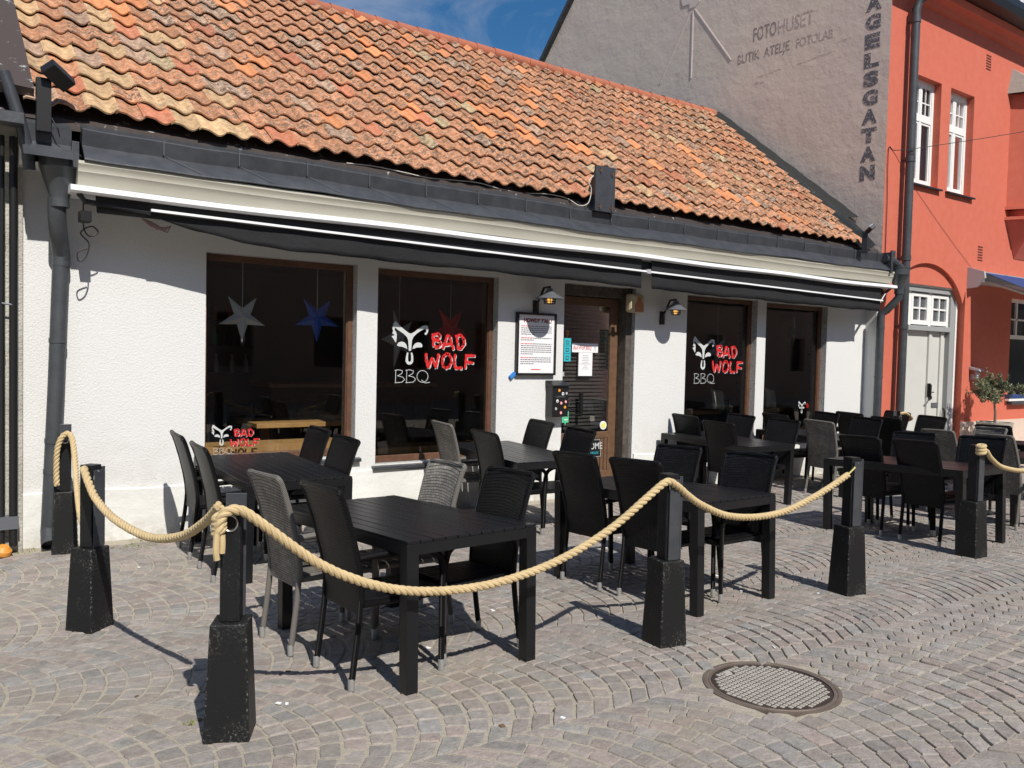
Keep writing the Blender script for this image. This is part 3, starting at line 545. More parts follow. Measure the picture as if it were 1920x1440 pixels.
for P_ in ([(12.5, 7.3, 2.80), (12.42, 7.34, 2.72), (12.22, 7.36, 2.48)], [(1.0, 7.30, 2.80), (1.05, 7.34, 2.75), (1.5, 7.34, 2.72)]): b = MB(); b.tube(P_, .022, 8); hb(b, 'awning_arm', M['blackm'], awning)
b = MB(); b.box(1.02, 1.10, 7.35, 7.5, 2.60, 2.68); hb(b, 'motor_box', M['blackm'], awning)
# verge sheets
b = MB(); sv = Vector((0, math.cos(AL), math.sin(AL))); nv = Vector((0, -math.sin(AL), math.cos(AL)))
def roofp(x, s, n): return Vector((x, EY, EZ))+sv*s+nv*n
ES = [0, .36, .74, 1.13, 1.68, 2.6, 3.4, 3.9, 4.5]; EX_ = [11.79, 11.87, 11.95, 12.0, 12.02, 12.01, 12.02, 12.04, 12.08]
vs = []; m_ = 26; FL_ = []
for i in range(m_+1):
    s = -.08+4.55*i/m_; e = float(np.interp(s, ES, EX_)); gxx = 12.665-.082*(EY+s*math.cos(AL)-7.58)-.004; wv_ = .012*math.sin(i*1.9)
    gxx = min(gxx, 12.38) if s < .2 else gxx; ff = e+(gxx-e)*.5; vs += [roofp(e-.10, s, -.03), roofp(e+.05, s, -.045), roofp(e+.08, s, -.03), roofp(ff-.10, s, -.03), roofp(ff-.05, s, .03+wv_*.5), roofp(ff-.02, s, .045+wv_), roofp(ff, s, .03)]; FL_.append((ff-.012, gxx, s, wv_))
b.add(vs, [(7*i+k, 7*i+7+k, 7*i+8+k, 7*i+1+k) for i in range(m_) for k in range(6)])
hb(b, 'right_verge_flashing', mat('shade_black_sheet', (.018, .02, .021), .5, .2, bump=[(20, .4, .01)], speck=[(14, .66, (.22, .25, .23))]), roof, smooth=True)  # sheet's black deepened in its colour to stand for the channel's shadow
b = MB(); b.add([p for (f_, g_, s, w_) in FL_ for p in (roofp(f_, s, .032+w_*.5), roofp((f_+g_)/2, s, .04+w_*.5), roofp(g_, s, .07+w_*.6))], [(3*i+k, 3*i+3+k, 3*i+4+k, 3*i+1+k) for i in range(5, 26) for k in (0, 1)]); hb(b, 'edge_flashing', MATS['shade_black_sheet'], roof, smooth=True)
b = MB(); b.add([roofp(.36, .02, .14), roofp(.70, .02, .12), roofp(.62, 4.45, .12), roofp(.36, 4.45, .14), roofp(.70, .02, .06), roofp(.36, .02, .04), roofp(.62, 4.45, .0), roofp(.36, 4.45, .0)], [(0, 1, 2, 3), (0, 5, 4, 1), (1, 4, 6, 2), (0, 3, 7, 5)])
hb(b, 'left_verge_board', M['rust'], roof)
# downpipes
def funnel(mb, cx, cy, zt): mb.lathe([(.155, 0), (.158, .0), (.158, -.015), (.150, -.02), (.146, -.12), (.140, -.125), (.072, -.34), (.068, -.36), (.07, -.42), (.06, -.42)], c=(cx, cy, zt), n=28)
b = MB(); b.tube([(.87, 7.48, 2.75), (.87, 7.48, 2.58), (.90, 7.60, 2.44), (.925, 7.69, 2.32), (.925, 7.69, 2.22)], .066, 20); b.tube([(.925, 7.69, 2.30), (.89, 7.69, 1.2), (.845, 7.69, .10), (.84, 7.68, .06), (.838, 7.60, -.01)], .063, 24)
for z, xx in ((2.25, .925), (1.62, .903), (.80, .874), (.55, .865)): b.tube([(xx, 7.69, z-.02), (xx, 7.69, z+.02)], .068, 24)
b.tube([(.838, 7.60, .0), (.838, 7.56, -.035)], [.064, .066], 24, cap=False)
dp = hb(b, 'downpipe', M['pipe'], smooth=True); b = MB(); funnel(b, .885, 7.46, 3.09); hb(b, 'funnel', M['pipe'], dp, smooth=True)
b = MB(); b.tube([(.838, 7.61, -.005), (.838, 7.605, -.01)], .055, 20); hb(b, 'spout_hole', M['dark'], dp)
b = MB(); b.tube([(12.66, 7.26, 2.78), (12.66, 7.26, 2.62), (12.60, 7.42, 2.42), (12.565, 7.49, 2.36), (12.565, 7.49, 2.2)], .06, 16); b.tube([(12.565, 7.49, 2.36), (12.565, 7.49, -.15)], .060, 20)
for z in (2.15, 1.35, .5): b.tube([(12.565, 7.49, z-.02), (12.565, 7.49, z+.02)], .065, 20)
dp2 = hb(b, 'downpipe', M['pipe'], smooth=True); b = MB(); funnel(b, 12.66, 7.26, 3.10); hb(b, 'funnel', M['pipe'], dp2, smooth=True)
b = MB(); b.tube([(12.30, 7.32, 3.25), (12.50, 7.30, 3.22), (12.66, 7.26, 3.12)], .07, 12); b.box(12.34, 12.39, 7.22, 7.55, 3.02, 3.34); b.prism([(12.40, 3.12), (12.66, 3.12), (12.66, 3.40), (12.56, 3.40)], lambda u, v, d: (u, d, v), 7.34, 7.37); hb(b, 'gutter_outlet', M['sheet'])
b = MB(); b.box(12.60, 12.638, 7.585, W, -.3, 3.0); hb(b, 'return_wall', M['stucco'])
# windows
def window(i, x0, x1, z0, z1):
    yo = W+.10; fw = .052
    b = MB(); b.box(x0, x0+fw*.7, yo, yo+.07, z0, z1); b.box(x1-fw, x1, yo, yo+.07, z0, z1); b.box(x0+fw*.7, x1-fw, yo, yo+.07, z1-.06, z1); b.box(x0+fw*.7, x1-fw, yo, yo+.07, z0, z0+.07)
    b.box(x1-fw-.012, x1-fw, yo+.01, yo+.05, z0+.07, z1-.06)
    f = hb(b, 'window', M['wood'], bevel=.004)
    b = MB(); b.add([(x0+.05, yo+.03, z0+.06), (x1-.07, yo+.03, z0+.06), (x1-.07, yo+.03, z1-.05), (x0+.05, yo+.03, z1-.05)], [(0, 1, 2, 3)]); hb(b, 'pane', M['glass'], f)
    b = MB(); b.prism([(W-.055, z0-.055), (W-.055, z0-.025), (W+.10, z0+.002), (W+.10, z0-.03), (W-.03, z0-.06)], lambda u, v, d: (d, u, v), x0-.04, x1+.05); b.build('sill', M['sheet'], f)
    b = MB(); b.box(x0, x1, WB-.10, WB+.28, z0-.02+.10, z0+.13); b.box(x0, x1, WB-.12, WB-.09, z0-.02, z0+.135); b.build('inner_ledge', M['pine_wood'], f)
    return f
WO = [window(i, *wd) for i, wd in enumerate(WIN)]
LOGO = {"fill":[[[0.071,0.704],[0.1,0.705],[0.124,0.676],[0.173,0.639],[0.223,0.605],[0.254,0.588],[0.277,0.587],[0.317,0.608],[0.37,0.646],[0.415,0.675],[0.447,0.679],[0.475,0.674],[0.485,0.646],[0.481,0.61],[0.467,0.585],[0.449,0.575],[0.437,0.588],[0.444,0.6],[0.458,0.605],[0.46,0.629],[0.451,0.642],[0.434,0.64],[0.389,0.619],[0.344,0.589],[0.304,0.552],[0.287,0.516],[0.282,0.468],[0.278,0.404],[0.249,0.4],[0.246,0.451],[0.24,0.515],[0.224,0.546],[0.192,0.576],[0.147,0.602],[0.107,0.625],[0.085,0.643],[0.077,0.635],[0.075,0.616],[0.09,0.601],[0.102,0.574],[0.102,0.526],[0.094,0.481],[0.066,0.521],[0.041,0.55],[0.083,0.565],[0.048,0.581],[0.06,0.603],[0.05,0.634],[0.057,0.674]],[[0.108,0.464],[0.128,0.488],[0.163,0.498],[0.198,0.488],[0.221,0.463],[0.231,0.419],[0.204,0.431],[0.168,0.443],[0.133,0.445],[0.108,0.454]],[[0.294,0.421],[0.302,0.453],[0.324,0.481],[0.36,0.494],[0.396,0.487],[0.415,0.463],[0.411,0.443],[0.384,0.441],[0.343,0.438],[0.316,0.427]],[[0.227,0.381],[0.215,0.324],[0.214,0.284],[0.235,0.257],[0.261,0.251],[0.288,0.261],[0.306,0.286],[0.304,0.341],[0.293,0.382],[0.275,0.382],[0.28,0.325],[0.279,0.293],[0.261,0.281],[0.244,0.293],[0.242,0.324],[0.245,0.382]]],"red":[[[0.537,0.591],[0.551,0.458]],[[0.528,0.583],[0.611,0.591],[0.633,0.57],[0.608,0.537],[0.561,0.527]],[[0.561,0.523],[0.627,0.515],[0.644,0.481],[0.614,0.45],[0.568,0.447]],[[0.667,0.433],[0.696,0.507],[0.725,0.581]],[[0.725,0.581],[0.758,0.562],[0.805,0.427]],[[0.694,0.48],[0.774,0.487]],[[0.849,0.564],[0.867,0.433]],[[0.825,0.577],[0.897,0.586],[0.942,0.546],[0.944,0.484],[0.911,0.444],[0.867,0.433]],[[0.46,0.376],[0.462,0.304],[0.491,0.223]],[[0.491,0.223],[0.538,0.329]],[[0.538,0.329],[0.587,0.224]],[[0.587,0.224],[0.618,0.375]],[[0.715,0.381],[0.678,0.347],[0.665,0.298],[0.676,0.245],[0.709,0.219],[0.757,0.234],[0.781,0.283],[0.773,0.341],[0.744,0.375],[0.715,0.381]],[[0.83,0.374],[0.822,0.292],[0.829,0.228]],[[0.829,0.228],[0.921,0.22]],[[0.979,0.36],[0.968,0.286],[0.965,0.219]],[[0.961,0.367],[1.09,0.358]],[[0.968,0.29],[1.072,0.28]]],"bbq":[[[0.099,0.192],[0.097,0.063]],[[0.086,0.19],[0.134,0.197],[0.178,0.185],[0.173,0.159],[0.126,0.134]],[[0.117,0.134],[0.18,0.119],[0.207,0.093],[0.174,0.064],[0.088,0.058]],[[0.23,0.193],[0.228,0.062]],[[0.216,0.191],[0.265,0.198],[0.311,0.186],[0.305,0.16],[0.258,0.134]],[[0.249,0.134],[0.312,0.12],[0.34,0.093],[0.307,0.064],[0.219,0.058]],[[0.492,0.126],[0.488,0.104],[0.476,0.085],[0.458,0.071],[0.436,0.063],[0.412,0.063],[0.39,0.071],[0.371,0.085],[0.359,0.104],[0.354,0.126],[0.358,0.148],[0.369,0.167],[0.387,0.182],[0.409,0.19],[0.433,0.19],[0.456,0.182],[0.474,0.168],[0.487,0.149],[0.492,0.126]],[[0.41,0.09],[0.456,0.054],[0.516,0.063]]]}
def logo(parent, ox, oz, sx, sz, y=W+.1235, clip=None, only=None):
    def P(u, v, d): return (ox+u*sx, d, oz+v*sz)
    if not clip or clip == 'part':
        b = MB()
        for poly in LOGO['fill']: b.prism(poly, P, y-.0012, y)
        b.build('mask_emblem', M['logo'], parent)
    def stroke(b, pts, wd, d0, d1, du=0, dv=0, rg=0, seed=0):
        rn = random.Random(seed)
        P2 = [Vector((p[0]+du, p[1]+dv)) for p in pts]
        for a, c in zip(P2[:-1], P2[1:]):
            dr = (c-a); ln = dr.length; dr.normalize(); nn = Vector((-dr.y, dr.x)); n = max(2, int(ln/.02)); top = []; bot = []
            for k in range(n+1):
                t = -.12*wd/max(ln, .01)+k/n*(1+.24*wd/max(ln, .01)); m_ = a+dr*ln*t; w1 = wd*(.5+rn.uniform(-rg, rg)); w2 = wd*(.5+rn.uniform(-rg, rg)); top.append(m_+nn*w1); bot.append(m_-nn*w2)
            b.prism([tuple(v) for v in top+bot[::-1]], P, d0, d1)
    if clip == 'part':
        b = MB(); [stroke(b, st, .028, y-.0012, y, 0, .02, .15, k) for k, st in enumerate(LOGO['red'][:3])]; b.build('red_lettering', M['logored'], parent); return
    b = MB(); [stroke(b, st, .030, y-.0010, y-.0004, .008, -.009, .22, k) for k, st in enumerate(LOGO['red'])]; b.build('white_brush_shadow', M['logo'], parent)
    b = MB(); [stroke(b, st, .030, y-.0032-.0001*k, y-.0016-.0001*k, 0, 0, .16, k+50) for k, st in enumerate(LOGO['red'])]; b.build('red_lettering', M['logored'], parent)
    b = MB(); [stroke(b, st, .0058, y-.0012-.0001*k, y-.0001*k, 0, 0, 0, 0) for k, st in enumerate(LOGO['bbq'])]; b.build('thin_lettering', M['logo'], parent)
logo(WO[1], 4.0, 1.2, 1, 1)
logo(WO[2], 8.61, 1.18, 1.01, 1.0)
logo(WO[0], 2.175, .565, .43, .43)
logo(WO[3], 11.05, .66, .42, .42, clip='part')
# door
b = MB(); b.box(7.34, 7.44, 7.84, 8.06, -.14, 2.46); b.box(6.27, 6.33, 7.95, 8.06, -.14, 2.46); b.box(6.33, 7.34, 7.9, 8.06, 2.33, 2.46); hb(b, 'door_frame', M['oldwood'], bevel=.006)
b = MB(); b.box(7.21, 7.335, 7.985, 8.04, .02, 2.32); b.box(6.33, 6.43, 7.985, 8.04, .02, 2.32); b.box(6.43, 7.21, 7.985, 8.04, 2.22, 2.32); b.box(6.43, 7.21, 7.985, 8.04, .02, .12); b.box(6.43, 7.21, 7.985, 8.04, .54, .62)
for k in range(13): b.box(6.435+k*.06, 6.485+k*.06, 7.990, 8.03, .12, .54)
door = hb(b, 'door', M['oak'], bevel=.005)
b = MB(); b.add([(6.43, 8.005, .62), (7.21, 8.005, .62), (7.21, 8.005, 2.22), (6.43, 8.005, 2.22)], [(0, 1, 2, 3)]); hb(b, 'door_glass', M['glassd'], door)
b = MB()
for k in range(34): b.box(6.44, 7.20, 8.05, 8.075, .66+k*.047, .69+k*.047)
hb(b, 'slatted_blind', M['blind'], door)
b = MB(); b.box(6.27, 7.44, 7.72, 8.1, -.2, .0); hb(b, 'doorstep', M['stucco_dirty'])
b = MB(); b.tube([(6.42, 7.96, 1.02), (6.70, 7.95, 1.015)], .004, 6); b.tube([(6.42, 7.96, .86), (6.70, 7.95, .855)], .004, 6); b.box(6.70, 6.74, 7.94, 7.98, .83, 1.12); hb(b, 'handle', M['iron'], door)
# loose parts hung on the facade -------------------------------------------------
def star(name, x, y, z, r, rot, yaw, m, label, top=2.55):
    t = empty(name, (x, y, z), 0, label, 'paper star', 'paper stars hanging behind the windows')
    b = MB(); vs = [(0, -.05, 0), (0, .05, 0)]
    for k in range(10):
        a = math.pi/2+rot+k*math.pi/5; q = r if k % 2 == 0 else r*.36; vs.append((q*math.cos(a), 0, q*math.sin(a)))
    T = Matrix.Rotation(yaw, 4, 'Z'); b.add([T @ Vector(v) for v in vs], [(0, 2+k, 2+(k+1) % 10) for k in range(10)]+[(1, 2+(k+1) % 10, 2+k) for k in range(10)])
    b.build('folded_star', m, t); b = MB(); b.tube([(0, 0, r*.3), (0, 0, top-z)], .0022, 6); b.build('string', M['paper'], t)
star('paper_star', 2.53, 8.10, 1.89, .245, .63, .1, M['silver'], 'silver grey paper star in the leftmost window')
star('paper_star', 3.30, 8.12, 1.91, .245, .63, -.1, M['blue'], 'blue paper star in the leftmost window')
star('paper_star', 4.31, 8.25, 1.73, .34, .35, .5, M['silver'], 'silver paper star half behind the white mask emblem of the second window')
star('paper_star', 5.00, 8.30, 1.87, .27, .63, 0, M['redcard'], 'dark red paper star above the red lettering of the second window')
star('paper_star', 8.60, 8.15, 1.72, .24, .5, .3, M['redcard'], 'red paper star at the left edge of the window right of the door')
star('paper_star', 9.50, 8.20, 1.70, .24, .6, -.2, M['silver'], 'silver paper star behind the red lettering of the window right of the door')
star('paper_star', 11.25, 8.2, 2.05, .25, .3, 1.1, M['silver'], 'pale paper star seen nearly edge-on in the rightmost window')
def indoor_table(x, y, l, w_, h, label):
    t = empty('dining_table', (x, y, .06), 0, label, 'table', 'pine tables inside the restaurant')
    b = MB(); b.box(-l/2, l/2, -w_/2, w_/2, h-.05, h); b.build('tabletop', M['pine_wood'], t, bevel=.004)
    b = MB(); b.prism([(-.25, 0), (-.17, 0), (.03, h-.05), (-.05, h-.05)], lambda u, v, d: (d, u, v), -l/2+.15, -l/2+.23); b.prism([(.25, 0), (.17, 0), (-.03, h-.05), (.05, h-.05)], lambda u, v, d: (d, u, v), l/2-.23, l/2-.15); b.build('trestle', M['pine_wood'], t)
indoor_table(3.35, 8.95, 1.0, .7, .74, 'pine trestle table inside the leftmost window'); indoor_table(4.25, 9.8, .7, .7, .74, 'pine trestle table inside the second window')
indoor_table(9.7, 9.0, .9, .7, .72, 'pine table inside the window right of the door'); indoor_table(11.4, 9.0, .8, .7, .72, 'pine table inside the rightmost window')
def indoor_chair(x, y, rz, label):
    t = empty('indoor_chair', (x, y, .06), rz, label, 'chair', 'dark chairs inside the restaurant')
    b = MB(); b.box(-.2, .2, -.2, .2, .42, .45); b.build('seat', M['blackm'], t)
    b = MB(); 
    for sx in (-.18, .18): b.tube([(sx, .19, .43), (sx, .23, .9)], .014, 6)
    for z in (.6, .72, .86): b.tube([(-.18, .2+(z-.43)*.08, z), (.18, .2+(z-.43)*.08, z)], .012, 6)
    b.build('backrest', M['blackm'], t)
    for sx in (-.18, .18):
        for sy in (-.18, .18): b = MB(); b.tube([(sx, sy, 0), (sx*.95, sy*.95, .42)], .014, 6); b.build('leg', M['blackm'], t)
for a in ((2.6, 8.8, 1.2, 'dark chair at the left end of the pine table in the leftmost window'), (3.1, 9.6, .3, 'dark chair behind the pine table in the leftmost window'), (9.1, 8.9, 1.4, 'dark chair at the left end of the pine table right of the door'), (10.8, 8.9, 1.2, 'dark chair at the left end of the pine table in the rightmost window')): indoor_chair(*a)
def cushion(x, y, z, label):
    b = MB(); n = 10; vs = []; fs = []
    for s in (-1, 1):
        for i in range(n+1):
            for j in range(n+1):
                u, v = i/n*2-1, j/n*2-1; q = (1-u**4)*(1-v**4); vs.append((u*.17*(1-.06*(1-v*v)), s*.055*q**.5, .16+v*.16*(1-.06*(1-u*u))))
    for s in (0, 1):
        o = s*(n+1)**2
        for i in range(n):
            for j in range(n): f = (o+i*(n+1)+j, o+(i+1)*(n+1)+j, o+(i+1)*(n+1)+j+1, o+i*(n+1)+j+1); fs.append(f if s else f[::-1])
    b.add(vs, fs); o = b.build('cushion', M['cush'], smooth=True, loc=(x, y, z)); o.rotation_euler = (R(-12), R(7), .2); tag(o, label, 'cushion', 'pale cushions inside the windows')
cushion(9.98, 8.55, .80, 'pale cushion standing on the table inside the window right of the door'); cushion(11.52, 8.75, .80, 'pale cushion standing on the table inside the rightmost window')
t = empty('bar_counter', (4.9, 10.9, .06), 0, 'brown panelled bar counter deep inside behind the second window', 'counter')
b = MB(); b.box(-1.2, 1.2, -.3, .3, 0, 1.02)
for k in range(8): b.box(-1.15+k*.29, -.92+k*.29, -.325, -.3, .1, .92)
b.build('counter_body', M['oak'], t); b = MB(); b.box(-1.25, 1.25, -.36, .34, 1.02, 1.07); b.build('counter_top', M['pine_wood'], t)
t = empty('bottle_shelf', (3.0, 12.1, 1.2), 0, 'shelf with bottles on the back wall inside the leftmost window', 'shelf'); b = MB()
for z in (0, .38, .76): b.box(-.9, .9, -.14, .05, z, z+.03)
b.build('boards', M['oak'], t); rn = random.Random(2)
for z in (0, .38, .76):
    for k in range(9):
        b = MB(); b.lathe([(0, 0), (.035, 0), (.036, .15), (.013, .20), (.013, .26), (0, .26)], c=(-.8+k*.2+rn.uniform(-.03, .03), -.04, z+.03), n=10); b.build('bottle', M[rn.choice(['green', 'oak', 'greym', 'terrac', 'paper'])], t, smooth=True)
for (x, z, w_) in ((9.2, 1.55, .5), (11.0, 1.35, .45), (11.0, 1.95, .45), (1.6, 1.5, .5)):
    b = MB(); b.box(-w_/2, w_/2, -.02, 0, -.18, .18); o = b.build('framed_picture', M['blackm'], loc=(x, 12.19, z)); tag(o, {9.2: 'dark framed picture on the inner wall behind the window right of the door', 11.0: 'dark framed picture inside the rightmost window, ' + ('upper one' if z > 1.6 else 'lower one'), 1.6: 'dark framed picture on the inner wall at the far left inside'}[x], 'picture', 'dark pictures on the inner wall'); b = MB(); b.box(-w_/2+.04, w_/2-.04, -.024, -.0205, -.14, .14); b.build('print', M['greym'], o)
def wall_lamp(x, y, z, r, label):
    t = empty('wall_lamp', (x, W, z-.1), 0, label, 'wall lamp', 'black and grey wall lamps over the terrace'); dy = y-W
    b = MB(); b.box(-.03, .03, -.04, 0, -.09, .08); b.tube([(0, -.03, .02), (0, -.09, .10), (0, dy*.6, .22), (0, dy, .225), (0, dy, .19)], .014, 8); b.build('bracket', M['blackm'], t, smooth=True)
    b = MB(); b.lathe([(.0, .21), (.03, .205), (.042, .18), (.05, .165), (.075, .150), (r, .095), (r, .088), (.07, .14), (.0, .16)], c=(0, dy, 0), n=28); b.build('shade', M['lampg'], t, smooth=True)
    b = MB()
    for zz, q in ((.085, .075), (.055, .07), (.03, .062)): b.lathe([(q*r/.16, zz), (q*r/.16+.005, zz+.004), (q*r/.16, zz+.008)], c=(0, dy, 0), n=20)
    for k in range(6): a = k*math.pi/3; b.tube([(.075*r/.16*math.cos(a), dy+.075*r/.16*math.sin(a), .12), (.062*r/.16*math.cos(a), dy+.062*r/.16*math.sin(a), .03)], .004, 5)
    b.build('cage', M['blackm'], t)
    b = MB(); b.lathe([(.0, .035), (.02, .042), (.028, .065), (.028, .10), (.015, .12)], c=(0, dy, 0), n=16); b.build('bulb', M['glow'], t, smooth=True)
wall_lamp(5.83, 7.50, 2.24, .165, 'wall lamp above the framed menu, with conical grey shade'); wall_lamp(7.90, 7.52, 2.21, .145, 'wall lamp on the bare white wall right of the door, with conical grey shade')
# framed menu
t = empty('menu_board', (5.84, W, 1.35), 0, 'black framed menu poster headed HOWDY Y\'ALL on the white wall', 'menu board'); T0 = Matrix.Rotation(R(1.0), 4, 'Y')
b = MB()
for a in ((-.285, .285, -.05, 0, .70, .725), (-.285, .285, -.05, 0, 0, .025), (-.285, -.262, -.05, 0, .025, .70), (.262, .285, -.05, 0, .025, .70)): b.box(*a)
b.build('frame', M['blackm'], t)
b = MB(); b.box(-.262, .262, -.03, -.02, .025, .70); pap = b.build('poster', M['paper'], t)
T = Matrix.Rotation(R(90), 4, 'X')
text_mesh("HOWDY Y'ALL!", .068, Matrix.Translation((-.19, -.032, .615)) @ T, 'heading', M['redink'], pap, .002, (.86, 1), .15); text_mesh("HOWDY Y'ALL!", .068, Matrix.Translation((-.186, -.0345, .612)) @ T, 'heading_shade', M['ink'], pap, .001, (.86, 1), .15)
b = MB(); br = MB(); z = .565; rn = random.Random(3)
for para, n in ((0, 5), (1, 2), (2, 6), (3, 4)):
    for k in range(n):
        x = -.22; end = .22 if k < n-1 else -.05; redn = .06 if k == 0 else 0
        while x < end:
            l = rn.uniform(.012, .04); (br if x < -.19+redn*2 and k == 0 else b).box(x, min(x+l, .225), -.0322, -.0300, z, z+.009); x += l+.008
        z -= .0235
    z -= .020; b.build('paragraph', mat('grey_print', (.16, .16, .17), .8), pap); b = MB()
br.box(-.07, .07, -.0322, -.030, .062, .071); br.build('red_print', M['redink'], pap)
o = MB(); o.box(-.012, .012, -.03, 0, -.05, .05); o.box(-.03, -.01, -.028, -.006, -.05, .03); pg = o.build('clothes_peg', M['blueplastic'], loc=(5.53, W-.002, 1.345)); pg.rotation_euler = (0, R(50), 0); tag(pg, 'blue clothes peg at the lower left corner of the framed menu', 'clothes peg')
# letterbox with stickers
t = empty('letterbox', (6.14, W, .86), 0, 'black letterbox covered with round stickers, between the menu and the door', 'letterbox')
b = MB(); b.box(-.12, .12, -.135, 0, 0, .36); b.prism([(-.15, .36), (-.15, .375), (0, .43), (0, .36)], lambda u, v, d: (d, u, v), -.13, .13); b.build('box', M['blackm'], t, bevel=.004)
text_mesh('LUNDENS', .032, Matrix.Translation((-.075, -.1375, .23)) @ T, 'raised_lettering', M['lampg'], t, .003)
for (u, v, c, r_) in ((-.02, .315, 'orange', .017), (.035, .275, 'paper', .018), (.09, .28, 'greym', .016), (-.045, .19, 'paper', .018), (.012, .165, 'pink', .018), (.08, .18, 'pink', .017), (-.065, .10, 'greym', .016), (.07, .115, 'orange', .017), (.01, .05, 'pink', .018)):
    b = MB(); b.prism([(u+r_*math.cos(a), v+r_*1.05*math.sin(a)) for a in [k*math.pi/7 for k in range(14)]], lambda p, q, d: (p, d, q), -.1375, -.1345); s_ = b.build('sticker', M[c], t)
    if c in ('paper', 'pink'): b = MB(); b.box(u-.009, u+.009, -.139, -.1372, v-.004, v+.004); b.box(u-.003, u+.003, -.139, -.1372, v-.011, v-.005); b.build('sticker_print', M['ink' if c == 'paper' else 'paper'], s_)
# things stuck on the door glass
def flat(name, x0, x1, y, z0, z1, m, label, cat): b = MB(); b.box(x0, x1, y-.004, y, z0, z1); o = b.build(name, m); tag(o, label, cat); return o
o = flat('paper_note', 6.585, 7.01, 7.998, 1.63, 1.745, M['paper'], 'wide white note with red handwriting BAD WOLF BBQ on the door glass', 'paper note'); text_mesh('Bad Wolf BBQ', .068, Matrix.Translation((6.60, 7.993, 1.665)) @ T, 'handwriting', M['redink'], o, .001, (.72, 1), .2)
b = MB(); b.tube([(6.93, 7.992, 1.72), (6.955, 7.992, 1.69), (6.965, 7.992, 1.65)], .002, 4); b.tube([(6.995, 7.992, 1.725), (6.965, 7.992, 1.69)], .002, 4); b.build('scribble', M['ink'], o)
o = flat('paper_note', 6.695, 6.92, 7.997, 1.335, 1.628, M['paper'], 'tall white paper notice with fine print below the handwritten note on the door', 'paper note')
b = MB(); rn = random.Random(5)
for k in range(9): l = rn.uniform(.02, .06); b.box(6.805-l, 6.805+l, 7.991, 7.9935, 1.59-k*.021, 1.594-k*.021)
b.box(6.71, 6.90, 7.991, 7.9935, 1.52-.035, 1.488); b.build('print', mat('light_print', (.35, .35, .38), .8), o)
o = flat('coloured_card', 6.40, 6.51, 7.93, 1.515, 1.80, M['cyan'], 'cyan triple card hanging at the left edge of the door glass', 'card')
b = MB()
for k, z in enumerate((1.75, 1.66, 1.56)): b.box(6.43, 6.475, 7.924, 7.927, z-.025, z-.018); b.box(6.43, 6.436, 7.924, 7.927, z-.025, z+.02); b.box(6.43, 6.47, 7.924, 7.927, z+.013, z+.02); b.tube([(6.47, 7.925, z+.017), (6.48, 7.925, z-.002), (6.455, 7.925, z-.02)], .003, 4)
b.box(6.402, 6.508, 7.924, 7.927, 1.704, 1.707); b.box(6.402, 6.508, 7.924, 7.927, 1.609, 1.612); b.build('marks', M['ink'], o)
b = MB(); b.tube([(6.455+.017*math.cos(a), 7.93, 1.865+.025*math.sin(a)) for a in [k*math.pi/6-.5 for k in range(12)]], .005, 6); b.tube([(6.455, 7.93, 1.84), (6.44, 7.93, 1.81)], .005, 6); o = b.build('hanging_tag', M['orange'], smooth=True); tag(o, 'orange loop-shaped tag above the cyan card on the door', 'tag')
b = MB(); b.prism([(6.40, .76), (6.44, .76), (6.452, .725), (6.465, .76), (6.505, .76), (6.505, .90), (6.40, .90)], lambda u, v, d: (u, d, v), 7.93, 7.934); o = b.build('sticker', M['green']); tag(o, 'green speech-bubble sticker at the lower left of the door, under the letterbox', 'sticker')
b = MB(); b.box(6.42, 6.49, 7.926, 7.929, .86, .87); b.box(6.42, 6.47, 7.926, 7.929, .83, .84); b.box(6.435, 6.485, 7.926, 7.929, .79, .80); b.build('print', M['paper'], o)
b = MB(); cir = lambda cx, cz, r_: [(cx+r_*math.cos(a), cz+r_*math.sin(a)) for a in [k*math.pi/12 for k in range(24)]]
b.prism(cir(7.14, .70, .055), lambda u, v, d: (u, d, v), 7.998, 8.002); o = b.build('sticker', M['paper']); tag(o, 'round white and yellow-green sticker low on the door glass', 'sticker'); b = MB(); b.prism(cir(7.14, .70, .036), lambda u, v, d: (u, d, v), 7.995, 7.9975); b.build('centre_disc', M['yellow'], o)
o = flat('small_plate', 6.42, 6.47, 7.998, 1.33, 1.385, M['greym'], 'tiny grey plate at the left side of the door glass', 'plate')
t = empty('welcome_sign', (6.80, 7.90, .35), 0, 'black welcome sign with white border leaning at the foot of the door', 'sign'); t.rotation_euler = (R(-6), 0, 0)
b = MB(); b.box(-.25, .21, -.02, 0, -.04, .19); b.build('board', M['blackm'], t, bevel=.003); text_mesh('WELCOME', .115, Matrix.Translation((-.245, -.023, .065)) @ T, 'lettering', M['logo'], t, .002, (.86, 1)); text_mesh('TO OUR HOUSE', .04, Matrix.Translation((-.13, -.023, .005)) @ T, 'small_lettering', M['cyan'], t, .002)
b = MB(); 
for a in ((-.24, .20, .178, .182), (-.24, .20, -.032, -.028), (-.24, -.236, -.028, .178), (.196, .20, -.028, .178)): b.box(a[0], a[1], -.0225, -.0201, a[2], a[3])
b.build('border', M['logo'], t)
t = empty('stoneware_lantern', (7.41, 7.79, 2.15), 0, 'beige stoneware lantern with a brown bottle shape, hanging at the upper right of the door', 'lantern')
b = MB(); b.box(-.13, .11, -.09, .02, 0, .235); b.build('body', M['beigeclay'], t, bevel=.03); b = MB(); b.prism([(-.055, .01), (.085, .01), (.085, .10), (.045, .15), (.045, .20), (-.015, .20), (-.015, .15), (-.055, .10)], lambda u, v, d: (u, d, v), -.10, -.088); b.build('bottle_shape', M['terrac'], t)
